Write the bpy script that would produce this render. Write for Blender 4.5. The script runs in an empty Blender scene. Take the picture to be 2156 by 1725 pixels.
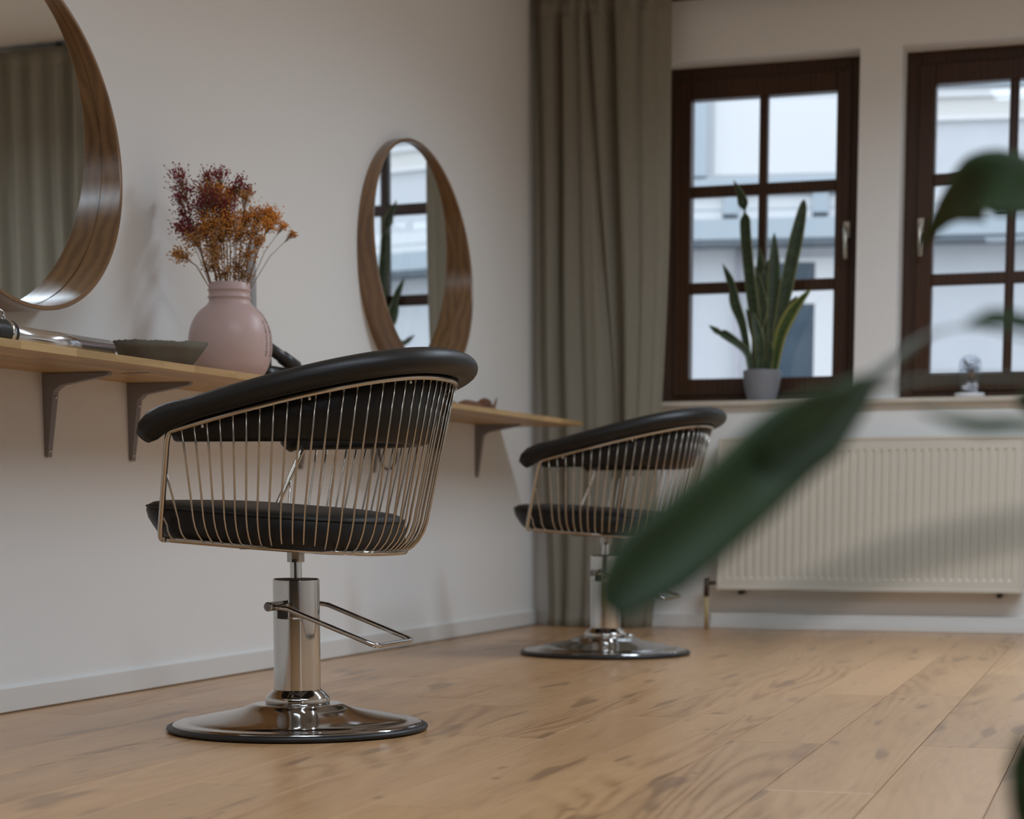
import bpy, bmesh, math, random
from mathutils import Vector, Matrix
R = math.radians
S = bpy.context.scene
C = S.collection

# ------------------------------------------------------------------ camera, world, light, exposure
cam_d = bpy.data.cameras.new('camera')
cam = bpy.data.objects.new('camera', cam_d); C.objects.link(cam)
cam.location = (2.81495, -8.54185, 0.5)
_yaw, _pitch, _roll = 0.33016, -0.122832, 0.000272
_f = Vector((-math.sin(_yaw)*math.cos(_pitch), math.cos(_yaw)*math.cos(_pitch), math.sin(_pitch)))
_r = _f.cross(Vector((0, 0, 1))).normalized(); _u = _r.cross(_f)
_r2 = _r*math.cos(_roll)+_u*math.sin(_roll); _u2 = -_r*math.sin(_roll)+_u*math.cos(_roll)
cam.rotation_euler = Matrix(((_r2.x, _u2.x, -_f.x), (_r2.y, _u2.y, -_f.y), (_r2.z, _u2.z, -_f.z))).to_euler()
cam_d.sensor_fit = 'HORIZONTAL'; cam_d.sensor_width = 36.0
cam_d.lens = 36.0*4240.56/2156.0
cam_d.shift_y = (1600.76-862.5)/2156.0
cam_d.clip_start = 0.05
cam_d.dof.use_dof = True
cam_d.dof.focus_distance = 4.45
cam_d.dof.aperture_fstop = 3.9
S.camera = cam

world = bpy.data.worlds.new('overcast'); S.world = world; world.use_nodes = True
_bg = world.node_tree.nodes['Background']
_bg.inputs[0].default_value = (0.86, 0.95, 1.06, 1)
_bg.inputs[1].default_value = 1.75
LAMP = 4.0
LAMP_W = (44.0, 24.0, 15.5)
LAMP_SPREAD = R(160)
LAMP_COL = (0.83, 0.98, 1.14)

S.view_settings.view_transform = 'Standard'
S.view_settings.look = 'None'
S.view_settings.gamma = 1.0
S.view_settings.use_curve_mapping = False
S.view_settings.exposure = 0.0
S.cycles.max_bounces = 12
S.cycles.diffuse_bounces = 5
S.cycles.glossy_bounces = 5
S.cycles.transparent_max_bounces = 16
S.cycles.sample_clamp_indirect = 6.0
S.cycles.use_denoising = True

# ------------------------------------------------------------------ helpers
class MB:
    """collects shapes, builds ONE mesh"""
    def __init__(s): s.v = []; s.f = []; s.sm = []
    def add(s, vs, fs, smooth=False, M=None):
        b = len(s.v)
        for p in vs:
            p = Vector(p)
            s.v.append(tuple(M @ p) if M is not None else tuple(p))
        for f in fs: s.f.append(tuple(i+b for i in f)); s.sm.append(smooth)
        return s
    def box(s, a, b, ch=0.0, M=None):
        (x0, y0, z0), (x1, y1, z1) = a, b
        if x0 > x1: x0, x1 = x1, x0
        if y0 > y1: y0, y1 = y1, y0
        if z0 > z1: z0, z1 = z1, z0
        if ch <= 0:
            vs = [(x0,y0,z0),(x1,y0,z0),(x1,y1,z0),(x0,y1,z0),(x0,y0,z1),(x1,y0,z1),(x1,y1,z1),(x0,y1,z1)]
            fs = [(3,2,1,0),(4,5,6,7),(0,1,5,4),(1,2,6,5),(2,3,7,6),(3,0,4,7)]
            return s.add(vs, fs, False, M)
        bm = bmesh.new()
        bmesh.ops.create_cube(bm, size=1)
        for v in bm.verts:
            v.co = Vector((x0 if v.co.x < 0 else x1, y0 if v.co.y < 0 else y1, z0 if v.co.z < 0 else z1))
        bmesh.ops.bevel(bm, geom=bm.edges[:], offset=ch, segments=1, affect='EDGES', profile=0.5)
        bm.verts.index_update()
        s.add([v.co.copy() for v in bm.verts], [[v.index for v in f.verts] for f in bm.faces], False, M)
        bm.free(); return s
    def lathe(s, prof, n=48, M=None, cap0=False, cap1=False, smooth=True):
        vs = []; fs = []; k = len(prof)
        for r, z in prof:
            for i in range(n):
                a = 2*math.pi*i/n; vs.append((r*math.cos(a), r*math.sin(a), z))
        for j in range(k-1):
            for i in range(n):
                i2 = (i+1) % n
                fs.append((j*n+i, j*n+i2, (j+1)*n+i2, (j+1)*n+i))
        s.add(vs, fs, smooth, M)
        if cap0: s.add([(r_*math.cos(2*math.pi*i/n), r_*math.sin(2*math.pi*i/n), prof[0][1]) for r_ in [prof[0][0]] for i in range(n)], [tuple(range(n))[::-1]], False, M)
        if cap1: s.add([(r_*math.cos(2*math.pi*i/n), r_*math.sin(2*math.pi*i/n), prof[-1][1]) for r_ in [prof[-1][0]] for i in range(n)], [tuple(range(n))], False, M)
        return s
    def tube(s, pts, r, n=8, closed=False, M=None, caps=True):
        pts = [Vector(p) for p in pts]; m = len(pts)
        rad = r if callable(r) else (lambda t: r)
        T = []
        for i in range(m):
            a = pts[(i-1) % m] if (closed or i > 0) else pts[i]
            b = pts[(i+1) % m] if (closed or i < m-1) else pts[i]
            T.append((b-a).normalized())
        up = Vector((0, 0, 1)) if abs(T[0].z) < 0.9 else Vector((1, 0, 0))
        N = (up - T[0]*up.dot(T[0])).normalized()
        vs = []; fs = []
        for i in range(m):
            N = (N - T[i]*N.dot(T[i]))
            if N.length < 1e-6: N = T[i].orthogonal()
            N.normalize(); B = T[i].cross(N)
            rr = rad(i/max(1, m-1))
            for k in range(n):
                a = 2*math.pi*k/n
                vs.append(pts[i] + N*(rr*math.cos(a)) + B*(rr*math.sin(a)))
        for i in range(m if closed else m-1):
            j = (i+1) % m
            for k in range(n):
                k2 = (k+1) % n
                fs.append((i*n+k, i*n+k2, j*n+k2, j*n+k))
        if caps and not closed:
            fs.append(tuple(range(n))[::-1]); fs.append(tuple((m-1)*n+k for k in range(n)))
        return s.add(vs, fs, True, M)
    def grid(s, rows, smooth=True, closed_u=False, M=None):
        vs = [p for r in rows for p in r]; n = len(rows[0]); fs = []
        for j in range(len(rows)-1):
            for i in range(n if closed_u else n-1):
                i2 = (i+1) % n
                fs.append((j*n+i, j*n+i2, (j+1)*n+i2, (j+1)*n+i))
        return s.add(vs, fs, smooth, M)
    def mesh(s, name, mat=None):
        me = bpy.data.meshes.new(name)
        me.from_pydata(s.v, [], s.f)
        me.polygons.foreach_set('use_smooth', s.sm)
        if mat: me.materials.append(mat)
        me.update(); return me
    def build(s, name, mat, parent=None, loc=None, bevel=0.0, fix=True):
        me = s.mesh(name, mat)
        if fix:
            bm = bmesh.new(); bm.from_mesh(me)
            bmesh.ops.remove_doubles(bm, verts=bm.verts[:], dist=1e-6)
            bmesh.ops.recalc_face_normals(bm, faces=bm.faces[:]); bm.to_mesh(me); bm.free()
        return link(name, me, parent, loc)

def link(name, me, parent=None, loc=None):
    o = bpy.data.objects.new(name, me); C.objects.link(o)
    if parent is not None: o.parent = parent
    if loc is not None: o.location = loc
    return o

def thing(name, label, cat, loc=(0, 0, 0), rz=0.0, group=None):
    o = bpy.data.objects.new(name, None); C.objects.link(o)
    o.empty_display_size = 0.05
    o.location = loc; o.rotation_euler = (0, 0, rz)
    o['label'] = label; o['category'] = cat
    if group: o['group'] = group
    return o
def tag(o, label, cat, group=None):
    o['label'] = label; o['category'] = cat
    if group: o['group'] = group
    return o
def struct(o):
    o['kind'] = 'structure'; return o
def struct_empty(name, loc=(0, 0, 0)):
    o = bpy.data.objects.new(name, None); C.objects.link(o); o.location = loc
    o.empty_display_size = 0.05; return struct(o)
def copy_tree(o, parent=None):
    c = o.copy(); C.objects.link(c)
    if parent is not None: c.parent = parent
    for ch in list(o.children): copy_tree(ch, c)
    return c

# ------------------------------------------------------------------ materials
def new_mat(name):
    m = bpy.data.materials.new(name); m.use_nodes = True
    nt = m.node_tree; b = nt.nodes['Principled BSDF']
    return m, nt, b
def nd(nt, t, **kw):
    n = nt.nodes.new(t)
    for k, v in kw.items():
        if k in n.inputs: n.inputs[k].default_value = v
        else: setattr(n, k, v)
    return n
def bump(nt, b, height, strength=0.2, dist=0.002):
    n = nd(nt, 'ShaderNodeBump', Strength=strength, Distance=dist)
    nt.links.new(height, n.inputs['Height']); nt.links.new(n.outputs[0], b.inputs['Normal'])
def ramp(nt, fac, stops):
    n = nt.nodes.new('ShaderNodeValToRGB'); e = n.color_ramp.elements
    while len(e) < len(stops): e.new(0.5)
    for el, (p, c) in zip(e, stops): el.position = p; el.color = (*c, 1)
    nt.links.new(fac, n.inputs[0]); return n.outputs[0]
def mixc(nt, fac, a, b, mode='MIX'):
    n = nt.nodes.new('ShaderNodeMix'); n.data_type = 'RGBA'; n.blend_type = mode
    for sock, v in ((n.inputs[0], fac), (n.inputs[6], a), (n.inputs[7], b)):
        if isinstance(v, bpy.types.NodeSocket): nt.links.new(v, sock)
        elif isinstance(v, (int, float)): sock.default_value = v
        else: sock.default_value = (*v, 1)
    return n.outputs[2]
def math_n(nt, op, a, b=0.0):
    n = nt.nodes.new('ShaderNodeMath'); n.operation = op
    for sock, v in ((n.inputs[0], a), (n.inputs[1], b)):
        if isinstance(v, bpy.types.NodeSocket): nt.links.new(v, sock)
        else: sock.default_value = v
    return n.outputs[0]
def coords(nt, scale=(1, 1, 1), rnd=True, which='Object'):
    tc = nt.nodes.new('ShaderNodeTexCoord')
    out = tc.outputs[which]
    if rnd:
        oi = nt.nodes.new('ShaderNodeObjectInfo')
        mul = math_n(nt, 'MULTIPLY', oi.outputs['Random'], 91.7)
        add = nt.nodes.new('ShaderNodeVectorMath'); add.operation = 'ADD'
        nt.links.new(out, add.inputs[0]); nt.links.new(mul, add.inputs[1]); out = add.outputs[0]
    mp = nt.nodes.new('ShaderNodeMapping'); mp.inputs['Scale'].default_value = scale
    nt.links.new(out, mp.inputs[0]); return mp.outputs[0]
def noise(nt, vec, scale=5.0, detail=2.0, rough=0.5, dist=0.0):
    n = nd(nt, 'ShaderNodeTexNoise', Scale=scale, Detail=detail, Roughness=rough, Distortion=dist)
    nt.links.new(vec, n.inputs['Vector']); return n.outputs[0]

def plain(name, col, rough=0.5, metal=0.0, spec=0.5, bump_scale=0, bump_str=0.1, var=0.0, bdist=0.002):
    m, nt, b = new_mat(name)
    b.inputs['Base Color'].default_value = (*col, 1); b.inputs['Roughness'].default_value = rough
    b.inputs['Metallic'].default_value = metal; b.inputs['Specular IOR Level'].default_value = spec
    v = coords(nt, rnd=False)
    if var > 0:
        nz = noise(nt, v, 6.0, 3.0)
        c = ramp(nt, nz, [(0.3, tuple(x*(1-var) for x in col)), (0.7, tuple(min(1, x*(1+var)) for x in col))])
        nt.links.new(c, b.inputs['Base Color'])
    if bump_scale: bump(nt, b, noise(nt, v, bump_scale, 3.0), bump_str, bdist)
    return m

def wood(name, light, dark, along='y', ring=14.0, rough=0.4, knots=0.0, knotcol=(0.1, 0.05, 0.02), tone=0.15, stretch=0.08, spec=0.4, rnd=True, coat=0.0, fine=0.5, contour=0):
    """grain with growth-ring bands running along one axis, random shift and tone per piece"""
    m, nt, b = new_mat(name)
    sc = {'x': (stretch, 1, 1), 'y': (1, stretch, 1), 'z': (1, 1, stretch)}[along]
    v = coords(nt, sc, rnd)
    n1 = noise(nt, v, 5.0, 3.0, 0.55)
    wv = nd(nt, 'ShaderNodeTexWave', Scale=ring, Distortion=7.0, Detail=2.0)
    wv.inputs['Detail Scale'].default_value = 0.7
    wv.wave_type = 'BANDS'; wv.bands_direction = 'X' if along != 'x' else 'Y'
    nt.links.new(v, wv.inputs['Vector'])
    fi = noise(nt, v, 90.0, 2.0, 0.6)
    if contour:
        nA = noise(nt, v, 3.2, 1.0, 0.4)
        sx = nt.nodes.new('ShaderNodeSeparateXYZ'); nt.links.new(v, sx.inputs[0])
        ph = math_n(nt, 'ADD', math_n(nt, 'MULTIPLY', nA, contour), math_n(nt, 'MULTIPLY', sx.outputs[0], contour*0.9))
        rg_ = math_n(nt, 'POWER', math_n(nt, 'ABSOLUTE', math_n(nt, 'SINE', ph)), 2.2)
        mk = ramp(nt, noise(nt, v, 2.3, 1.0), [(0.40, (0.25,)*3), (0.62, (1, 1, 1))])
        g = math_n(nt, 'ADD', math_n(nt, 'MULTIPLY', math_n(nt, 'MULTIPLY', rg_, mk), 0.26), math_n(nt, 'MULTIPLY', n1, 0.85))
    else:
        g = math_n(nt, 'ADD', math_n(nt, 'MULTIPLY', wv.outputs['Fac'], 0.40), math_n(nt, 'MULTIPLY', n1, 0.75))
    g = math_n(nt, 'ADD', g, math_n(nt, 'MULTIPLY', math_n(nt, 'SUBTRACT', fi, 0.5), fine))
    col = ramp(nt, g, [(0.30, light), (0.62, tuple((a+c)/2 for a, c in zip(light, dark))), (0.85, dark)])
    if tone > 0:
        oi = nt.nodes.new('ShaderNodeObjectInfo')
        tn = ramp(nt, oi.outputs['Random'], [(0, (1-tone,)*3), (0.5, (1.0, 0.99, 0.98)), (1, (1+tone*0.6, 1+tone*0.5, 1+tone*0.45))])
        col = mixc(nt, 1.0, col, tn, 'MULTIPLY')
    if knots > 0:
        kv = coords(nt, {'y': (1, 0.45, 1), 'x': (0.45, 1, 1), 'z': (1, 1, 0.45)}[along], rnd)
        nz = noise(nt, kv, 9.0, 2.0)
        mv = nt.nodes.new('ShaderNodeVectorMath'); mv.operation = 'ADD'
        sc2 = nt.nodes.new('ShaderNodeVectorMath'); sc2.operation = 'SCALE'; sc2.inputs['Scale'].default_value = 0.035
        nn = nd(nt, 'ShaderNodeTexNoise', Scale=9.0, Detail=2.0); nt.links.new(kv, nn.inputs['Vector'])
        nt.links.new(nn.outputs['Color'], sc2.inputs[0]); nt.links.new(kv, mv.inputs[0]); nt.links.new(sc2.outputs[0], mv.inputs[1])
        vo = nd(nt, 'ShaderNodeTexVoronoi', Scale=5.2); nt.links.new(mv.outputs[0], vo.inputs['Vector'])
        k = ramp(nt, vo.outputs['Distance'], [(0.0, (1, 1, 1)), (0.055, (0.8,)*3), (0.13, (0, 0, 0))])
        col = mixc(nt, math_n(nt, 'MULTIPLY', k, knots), col, knotcol)
    nt.links.new(col, b.inputs['Base Color'])
    b.inputs['Roughness'].default_value = rough; b.inputs['Specular IOR Level'].default_value = spec
    if coat: b.inputs['Coat Weight'].default_value = coat; b.inputs['Coat Roughness'].default_value = 0.22
    bump(nt, b, g, 0.12, 0.001)
    return m

M = {}
M['wall'] = plain('wall_paint', (0.86, 0.855, 0.835), 0.85, spec=0.2, bump_scale=60, bump_str=0.10)
M['wall_dark'] = plain('dark_reflection_wall', (0.085, 0.075, 0.065), 0.85, spec=0.2, bump_scale=60, bump_str=0.10)  # front wall out of view, coloured dark so the chrome reflects dark
M['ceiling'] = plain('ceiling_paint', (0.80, 0.79, 0.77), 0.9, spec=0.1)
M['trim'] = plain('trim_paint', (0.78, 0.77, 0.74), 0.5, bump_scale=25, bump_str=0.05)
def pine():
    m, nt, b = new_mat('pine_floor')
    v = coords(nt, (1, 0.085, 1), True)
    nA = noise(nt, v, 2.6, 2.0, 0.45)
    sx = nt.nodes.new('ShaderNodeSeparateXYZ'); nt.links.new(v, sx.inputs[0])
    ph = math_n(nt, 'ADD', math_n(nt, 'MULTIPLY', nA, 120.0), math_n(nt, 'MULTIPLY', sx.outputs[0], 60.0))
    rings = math_n(nt, 'POWER', math_n(nt, 'ABSOLUTE', math_n(nt, 'SINE', ph)), 3.0)
    mk = ramp(nt, noise(nt, v, 3.1, 2.0), [(0.44, (0.12,)*3), (0.60, (1, 1, 1))])
    big = noise(nt, v, 4.0, 3.0, 0.6); fine = noise(nt, v, 70.0, 3.0, 0.65)
    g = math_n(nt, 'ADD', math_n(nt, 'MULTIPLY', math_n(nt, 'MULTIPLY', rings, mk), 0.22), math_n(nt, 'MULTIPLY', big, 0.80))
    g = math_n(nt, 'ADD', g, math_n(nt, 'MULTIPLY', math_n(nt, 'SUBTRACT', fine, 0.5), 0.55))
    col = ramp(nt, g, [(0.22, (0.615, 0.365, 0.178)), (0.48, (0.52, 0.293, 0.134)), (0.72, (0.355, 0.177, 0.070)), (0.92, (0.20, 0.092, 0.037))])
    oi = nt.nodes.new('ShaderNodeObjectInfo')
    tn = ramp(nt, oi.outputs['Random'], [(0, (0.93, 0.93, 0.94)), (0.5, (1.0, 0.99, 0.98)), (1, (1.06, 1.04, 1.02))])
    col = mixc(nt, 1.0, col, tn, 'MULTIPLY')
    # knots and short dark flecks lying in the grain
    kv = coords(nt, (1, 0.42, 1), True)
    nn = nd(nt, 'ShaderNodeTexNoise', Scale=9.0, Detail=2.0); nt.links.new(kv, nn.inputs['Vector'])
    sc = nt.nodes.new('ShaderNodeVectorMath'); sc.operation = 'SCALE'; sc.inputs['Scale'].default_value = 0.05; nt.links.new(nn.outputs['Color'], sc.inputs[0])
    ad = nt.nodes.new('ShaderNodeVectorMath'); ad.operation = 'ADD'; nt.links.new(kv, ad.inputs[0]); nt.links.new(sc.outputs[0], ad.inputs[1])
    vo = nd(nt, 'ShaderNodeTexVoronoi', Scale=9.0); nt.links.new(ad.outputs[0], vo.inputs['Vector'])
    k = ramp(nt, vo.outputs['Distance'], [(0.0, (1, 1, 1)), (0.05, (0.75,)*3), (0.11, (0, 0, 0))])
    col = mixc(nt, math_n(nt, 'MULTIPLY', k, 0.62), col, (0.15, 0.07, 0.033))
    fl = ramp(nt, noise(nt, coords(nt, (1, 0.16, 1), True), 16.0, 1.0, 0.3), [(0.665, (0, 0, 0)), (0.72, (1, 1, 1))])
    col = mixc(nt, math_n(nt, 'MULTIPLY', fl, 0.55), col, (0.17, 0.085, 0.04))
    nt.links.new(col, b.inputs['Base Color'])
    b.inputs['Roughness'].default_value = 0.34; b.inputs['Specular IOR Level'].default_value = 0.6
    b.inputs['Coat Weight'].default_value = 0.25; b.inputs['Coat Roughness'].default_value = 0.22
    bump(nt, b, g, 0.14, 0.001)
    return m
M['floor'] = pine()
M['subfloor'] = plain('floor_underlay', (0.06, 0.04, 0.03), 0.9)
M['oak'] = wood('oak_staves', (0.60, 0.40, 0.185), (0.42, 0.25, 0.10), 'y', 22.0, 0.42, tone=0.22, stretch=0.06)
M['walnut'] = wood('walnut_veneer', (0.25, 0.125, 0.044), (0.145, 0.067, 0.022), 'y', 9.0, 0.30, tone=0.0, stretch=0.25, rnd=False, spec=0.6, fine=0.35, coat=0.45)
M['winwood'] = wood('dark_window_wood', (0.066, 0.028, 0.012), (0.038, 0.015, 0.0065), 'z', 14.0, 0.38, tone=0.05, stretch=0.06)
M['chrome'] = plain('chrome', (0.58, 0.565, 0.54), 0.10, 1.0)
M['chrome_dark_refl'] = plain('chrome_dark_reflection', (0.43, 0.42, 0.41), 0.09, 1.0)  # same chrome, darkened for the dark surroundings the base reflects
M['wire'] = plain('wire_chrome', (0.50, 0.46, 0.40), 0.20, 1.0)
M['nickel'] = plain('nickel', (0.46, 0.45, 0.42), 0.32, 1.0)
M['darkcap'] = plain('dark_cap', (0.03, 0.028, 0.025), 0.5)
M['rubber'] = plain('rubber', (0.012, 0.012, 0.013), 0.45)
M['leather'] = plain('black_leather', (0.011, 0.0098, 0.0088), 0.44, spec=0.34, bump_scale=160, bump_str=0.12)
M['steel'] = plain('grey_steel', (0.27, 0.26, 0.27), 0.5, 0.25, bump_scale=40, bump_str=0.03)
M['mirror'] = plain('mirror_glass', (0.90, 0.92, 0.92), 0.0, 1.0)
M['cream'] = plain('radiator_enamel', (0.70, 0.655, 0.56), 0.4)
M['pink'] = plain('pink_plastic', (0.62, 0.45, 0.42), 0.38, spec=0.4, var=0.03)
M['ink'] = plain('black_ink', (0.03, 0.02, 0.025), 0.5)
M['paperclay'] = plain('grey_paper_clay', (0.19, 0.17, 0.135), 0.95, spec=0.1, bump_scale=45, bump_str=0.5, var=0.12, bdist=0.004)
M['black'] = plain('black_plastic', (0.016, 0.016, 0.017), 0.35)
M['silver'] = plain('brushed_silver', (0.72, 0.72, 0.73), 0.16, 1.0)
M['brownwood'] = plain('carved_brown_wood', (0.16, 0.065, 0.028), 0.5, var=0.25)
M['sill'] = plain('sill_stone', (0.60, 0.545, 0.46), 0.45, var=0.06)
M['pot'] = plain('grey_ceramic', (0.24, 0.25, 0.28), 0.6, var=0.05)
M['soil'] = plain('soil', (0.03, 0.02, 0.015), 0.95, bump_scale=30, bump_str=0.6)
M['handle'] = plain('brushed_handle', (0.62, 0.58, 0.50), 0.3, 0.8)
M['white'] = plain('white_lacquer', (0.78, 0.78, 0.79), 0.4)
M['cotton'] = plain('white_cotton', (0.80, 0.80, 0.82), 0.95, bump_scale=30, bump_str=0.6)
M['pipe'] = plain('yellow_pipe', (0.50, 0.38, 0.17), 0.4, var=0.08)
M['valve'] = plain('brown_valve', (0.075, 0.04, 0.028), 0.45)
M['f_wall'] = plain('facade_plaster', (0.68, 0.685, 0.70), 0.9, spec=0.1, bump_scale=8, bump_str=0.2, var=0.02)
M['f_white'] = plain('facade_white', (0.83, 0.82, 0.81), 0.7)
M['f_grey'] = plain('facade_zinc', (0.47, 0.53, 0.57), 0.55)
M['f_dark'] = plain('facade_dark', (0.18, 0.21, 0.24), 0.7)  # also colours the shade strip under the eaves
M['f_cream'] = plain('facade_cream', (0.74, 0.72, 0.68), 0.8)
M['f_pipe'] = plain('facade_pipe', (0.50, 0.48, 0.52), 0.5)
M['f_glass'] = plain('facade_glass', (0.07, 0.10, 0.13), 0.08, spec=0.6)
M['ground'] = plain('courtyard_paving', (0.42, 0.42, 0.41), 0.9, var=0.1)
M['stem_dry'] = plain('dry_stem', (0.26, 0.13, 0.05), 0.8)
M['fl_red'] = plain('dried_flower_crimson', (0.26, 0.022, 0.035), 0.8, var=0.35)
M['fl_orange'] = plain('dried_flower_orange', (0.72, 0.29, 0.045), 0.8, var=0.3)
M['fl_ochre'] = plain('dried_flower_ochre', (0.52, 0.25, 0.075), 0.8, var=0.3)
M['sprig'] = plain('grey_dried_sprig', (0.10, 0.10, 0.10), 0.9)
M['cork'] = plain('brown_ball', (0.30, 0.15, 0.07), 0.8)
M['terracotta'] = plain('dark_planter', (0.05, 0.05, 0.05), 0.6)

def leaf_mat(name, mid, edge, band=0.0, e0=0.80, trans=0.25, rough=0.4):
    m, nt, b = new_mat(name)
    uv = nt.nodes.new('ShaderNodeUVMap'); sep = nt.nodes.new('ShaderNodeSeparateXYZ')
    nt.links.new(uv.outputs[0], sep.inputs[0])
    a = math_n(nt, 'ABSOLUTE', math_n(nt, 'SUBTRACT', math_n(nt, 'MULTIPLY', sep.outputs[0], 2.0), 1.0))
    k = ramp(nt, a, [(e0-0.06, (0, 0, 0)), (e0+0.04, (1, 1, 1))])
    nz = noise(nt, coords(nt, (1, 1, 3), True), 22.0, 3.0)
    dk = ramp(nt, nz, [(0.35, tuple(x*(1-band) for x in mid)), (0.65, mid)])
    col = mixc(nt, k, dk, edge)
    nt.links.new(col, b.inputs['Base Color']); b.inputs['Roughness'].default_value = rough
    tr = nt.nodes.new('ShaderNodeBsdfTranslucent'); nt.links.new(col, tr.inputs[0])
    mx = nt.nodes.new('ShaderNodeMixShader'); mx.inputs[0].default_value = trans
    nt.links.new(b.outputs[0], mx.inputs[1]); nt.links.new(tr.outputs[0], mx.inputs[2])
    nt.links.new(mx.outputs[0], nt.nodes['Material Output'].inputs[0])
    return m
M['snake'] = leaf_mat('snake_leaf', (0.050, 0.082, 0.033), (0.26, 0.29, 0.13), 0.45, 0.86, 0.15)
M['snake_y'] = leaf_mat('snake_leaf_yellow', (0.09, 0.15, 0.035), (0.42, 0.42, 0.12), 0.3, 0.62, 0.3)
M['monstera'] = leaf_mat('house_leaf', (0.030, 0.068, 0.013), (0.032, 0.070, 0.014), 0.2, 0.9, 0.22, 0.62)
M['petiole'] = plain('petiole_green', (0.05, 0.075, 0.045), 0.5)

def linen():
    m, nt, b = new_mat('linen')
    v = coords(nt, (1, 1, 1), False)
    nz = noise(nt, v, 240.0, 2.0); n2 = noise(nt, v, 3.0, 2.0)
    c = ramp(nt, nz, [(0.3, (0.47, 0.440, 0.360)), (0.7, (0.58, 0.550, 0.460))])
    nt.links.new(c, b.inputs['Base Color']); b.inputs['Roughness'].default_value = 0.9
    b.inputs['Specular IOR Level'].default_value = 0.1
    tr = nt.nodes.new('ShaderNodeBsdfTranslucent'); nt.links.new(c, tr.inputs[0])
    mx = nt.nodes.new('ShaderNodeMixShader'); mx.inputs[0].default_value = 0.55
    nt.links.new(b.outputs[0], mx.inputs[1]); nt.links.new(tr.outputs[0], mx.inputs[2])
    nt.links.new(mx.outputs[0], nt.nodes['Material Output'].inputs[0])
    bump(nt, b, nz, 0.15, 0.0008)
    return m
M['linen'] = linen()
def clear_glass(name, tint=(0.97, 0.985, 1.0), refl=1.0, rough=0.0):
    m, nt, b = new_mat(name); nt.nodes.remove(b)
    t = nt.nodes.new('ShaderNodeBsdfTransparent'); t.inputs[0].default_value = (*tint, 1)
    g = nd(nt, 'ShaderNodeBsdfGlossy', Roughness=rough)
    lw = nd(nt, 'ShaderNodeLayerWeight', Blend=0.5)
    f = math_n(nt, 'ADD', math_n(nt, 'MULTIPLY', math_n(nt, 'POWER', lw.outputs['Facing'], 4.0), 0.55*refl), 0.042*refl)
    mx = nt.nodes.new('ShaderNodeMixShader'); nt.links.new(f, mx.inputs[0])
    nt.links.new(t.outputs[0], mx.inputs[1]); nt.links.new(g.outputs[0], mx.inputs[2])
    nt.links.new(mx.outputs[0], nt.nodes['Material Output'].inputs[0])
    return m
M['pane'] = clear_glass('window_glass')
M['dome'] = clear_glass('cloche_glass', (0.90, 0.92, 0.96), 1.6)
def emit(name, col, strength):
    m, nt, b = new_mat(name); nt.nodes.remove(b)
    e = nd(nt, 'ShaderNodeEmission', Strength=strength); e.inputs[0].default_value = (*col, 1)
    nt.links.new(e.outputs[0], nt.nodes['Material Output'].inputs[0]); return m
M['lamp'] = emit('lamp_diffuser', LAMP_COL, LAMP)

# ------------------------------------------------------------------ room shell
RX, RY, RZ = 5.2, -10.8, 2.70
WIN = [(0.530, 1.395), (1.565, 2.435)]
W_Z0, W_Z1 = 0.950, 2.385
floor = struct(MB().box((-0.3, RY-0.3, -0.20), (RX+0.3, 0.32, -0.016)).build('floor', M['subfloor']))
struct(MB().box((-0.3, RY-0.3, RZ), (RX+0.3, 0.32, RZ+0.25)).build('ceiling', M['ceiling']))
struct(MB().box((-0.3, RY-0.3, -0.016), (0, 0, RZ)).build('wall_left', M['wall']))
DY0, DY1, DZ = -9.55, -8.70, 2.10
struct(MB().box((RX, RY-0.3, -0.016), (RX+0.3, DY0, RZ)).box((RX, DY1, -0.016), (RX+0.3, 0, RZ)).box((RX, DY0, DZ), (RX+0.3, DY1, RZ)).build('wall_right', M['wall'], fix=False))
struct(MB().box((0, RY-0.3, -0.016), (RX, RY, RZ)).build('wall_front', M['wall_dark']))
# glazed street door in the right wall, behind the camera
dr = struct_empty('door_1', (RX+0.10, (DY0+DY1)/2, 0))
dw = (DY1-DY0)/2
MB().box((0, -dw, 0), (0.06, -dw+0.09, DZ), 0.003).box((0, dw-0.09, 0), (0.06, dw, DZ), 0.003).box((0, -dw+0.09, DZ-0.10), (0.06, dw-0.09, DZ), 0.003).box((0, -dw+0.09, 0), (0.06, dw-0.09, 0.22), 0.003).build('frame', M['winwood'], dr, fix=False)
MB().box((0.028, -dw+0.087, 0.217), (0.034, dw-0.087, DZ-0.097)).build('pane', M['pane'], dr)
MB().tube([(-0.002, dw-0.05, 1.05), (-0.05, dw-0.05, 1.05), (-0.05, dw-0.17, 1.05)], 0.009, 10).build('handle', M['handle'], dr)
wb = MB()
xs = [-0.3] + [v for w in WIN for v in w] + [RX+0.3]
for i in range(0, len(xs), 2): wb.box((xs[i], 0, W_Z0-0.005), (xs[i+1], 0.32, W_Z1))
wb.box((-0.3, 0, -0.016), (RX+0.3, 0.32, W_Z0-0.005)); wb.box((-0.3, 0, W_Z1), (RX+0.3, 0.32, RZ))
struct(wb.build('wall_back', M['wall'], fix=False))

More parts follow.
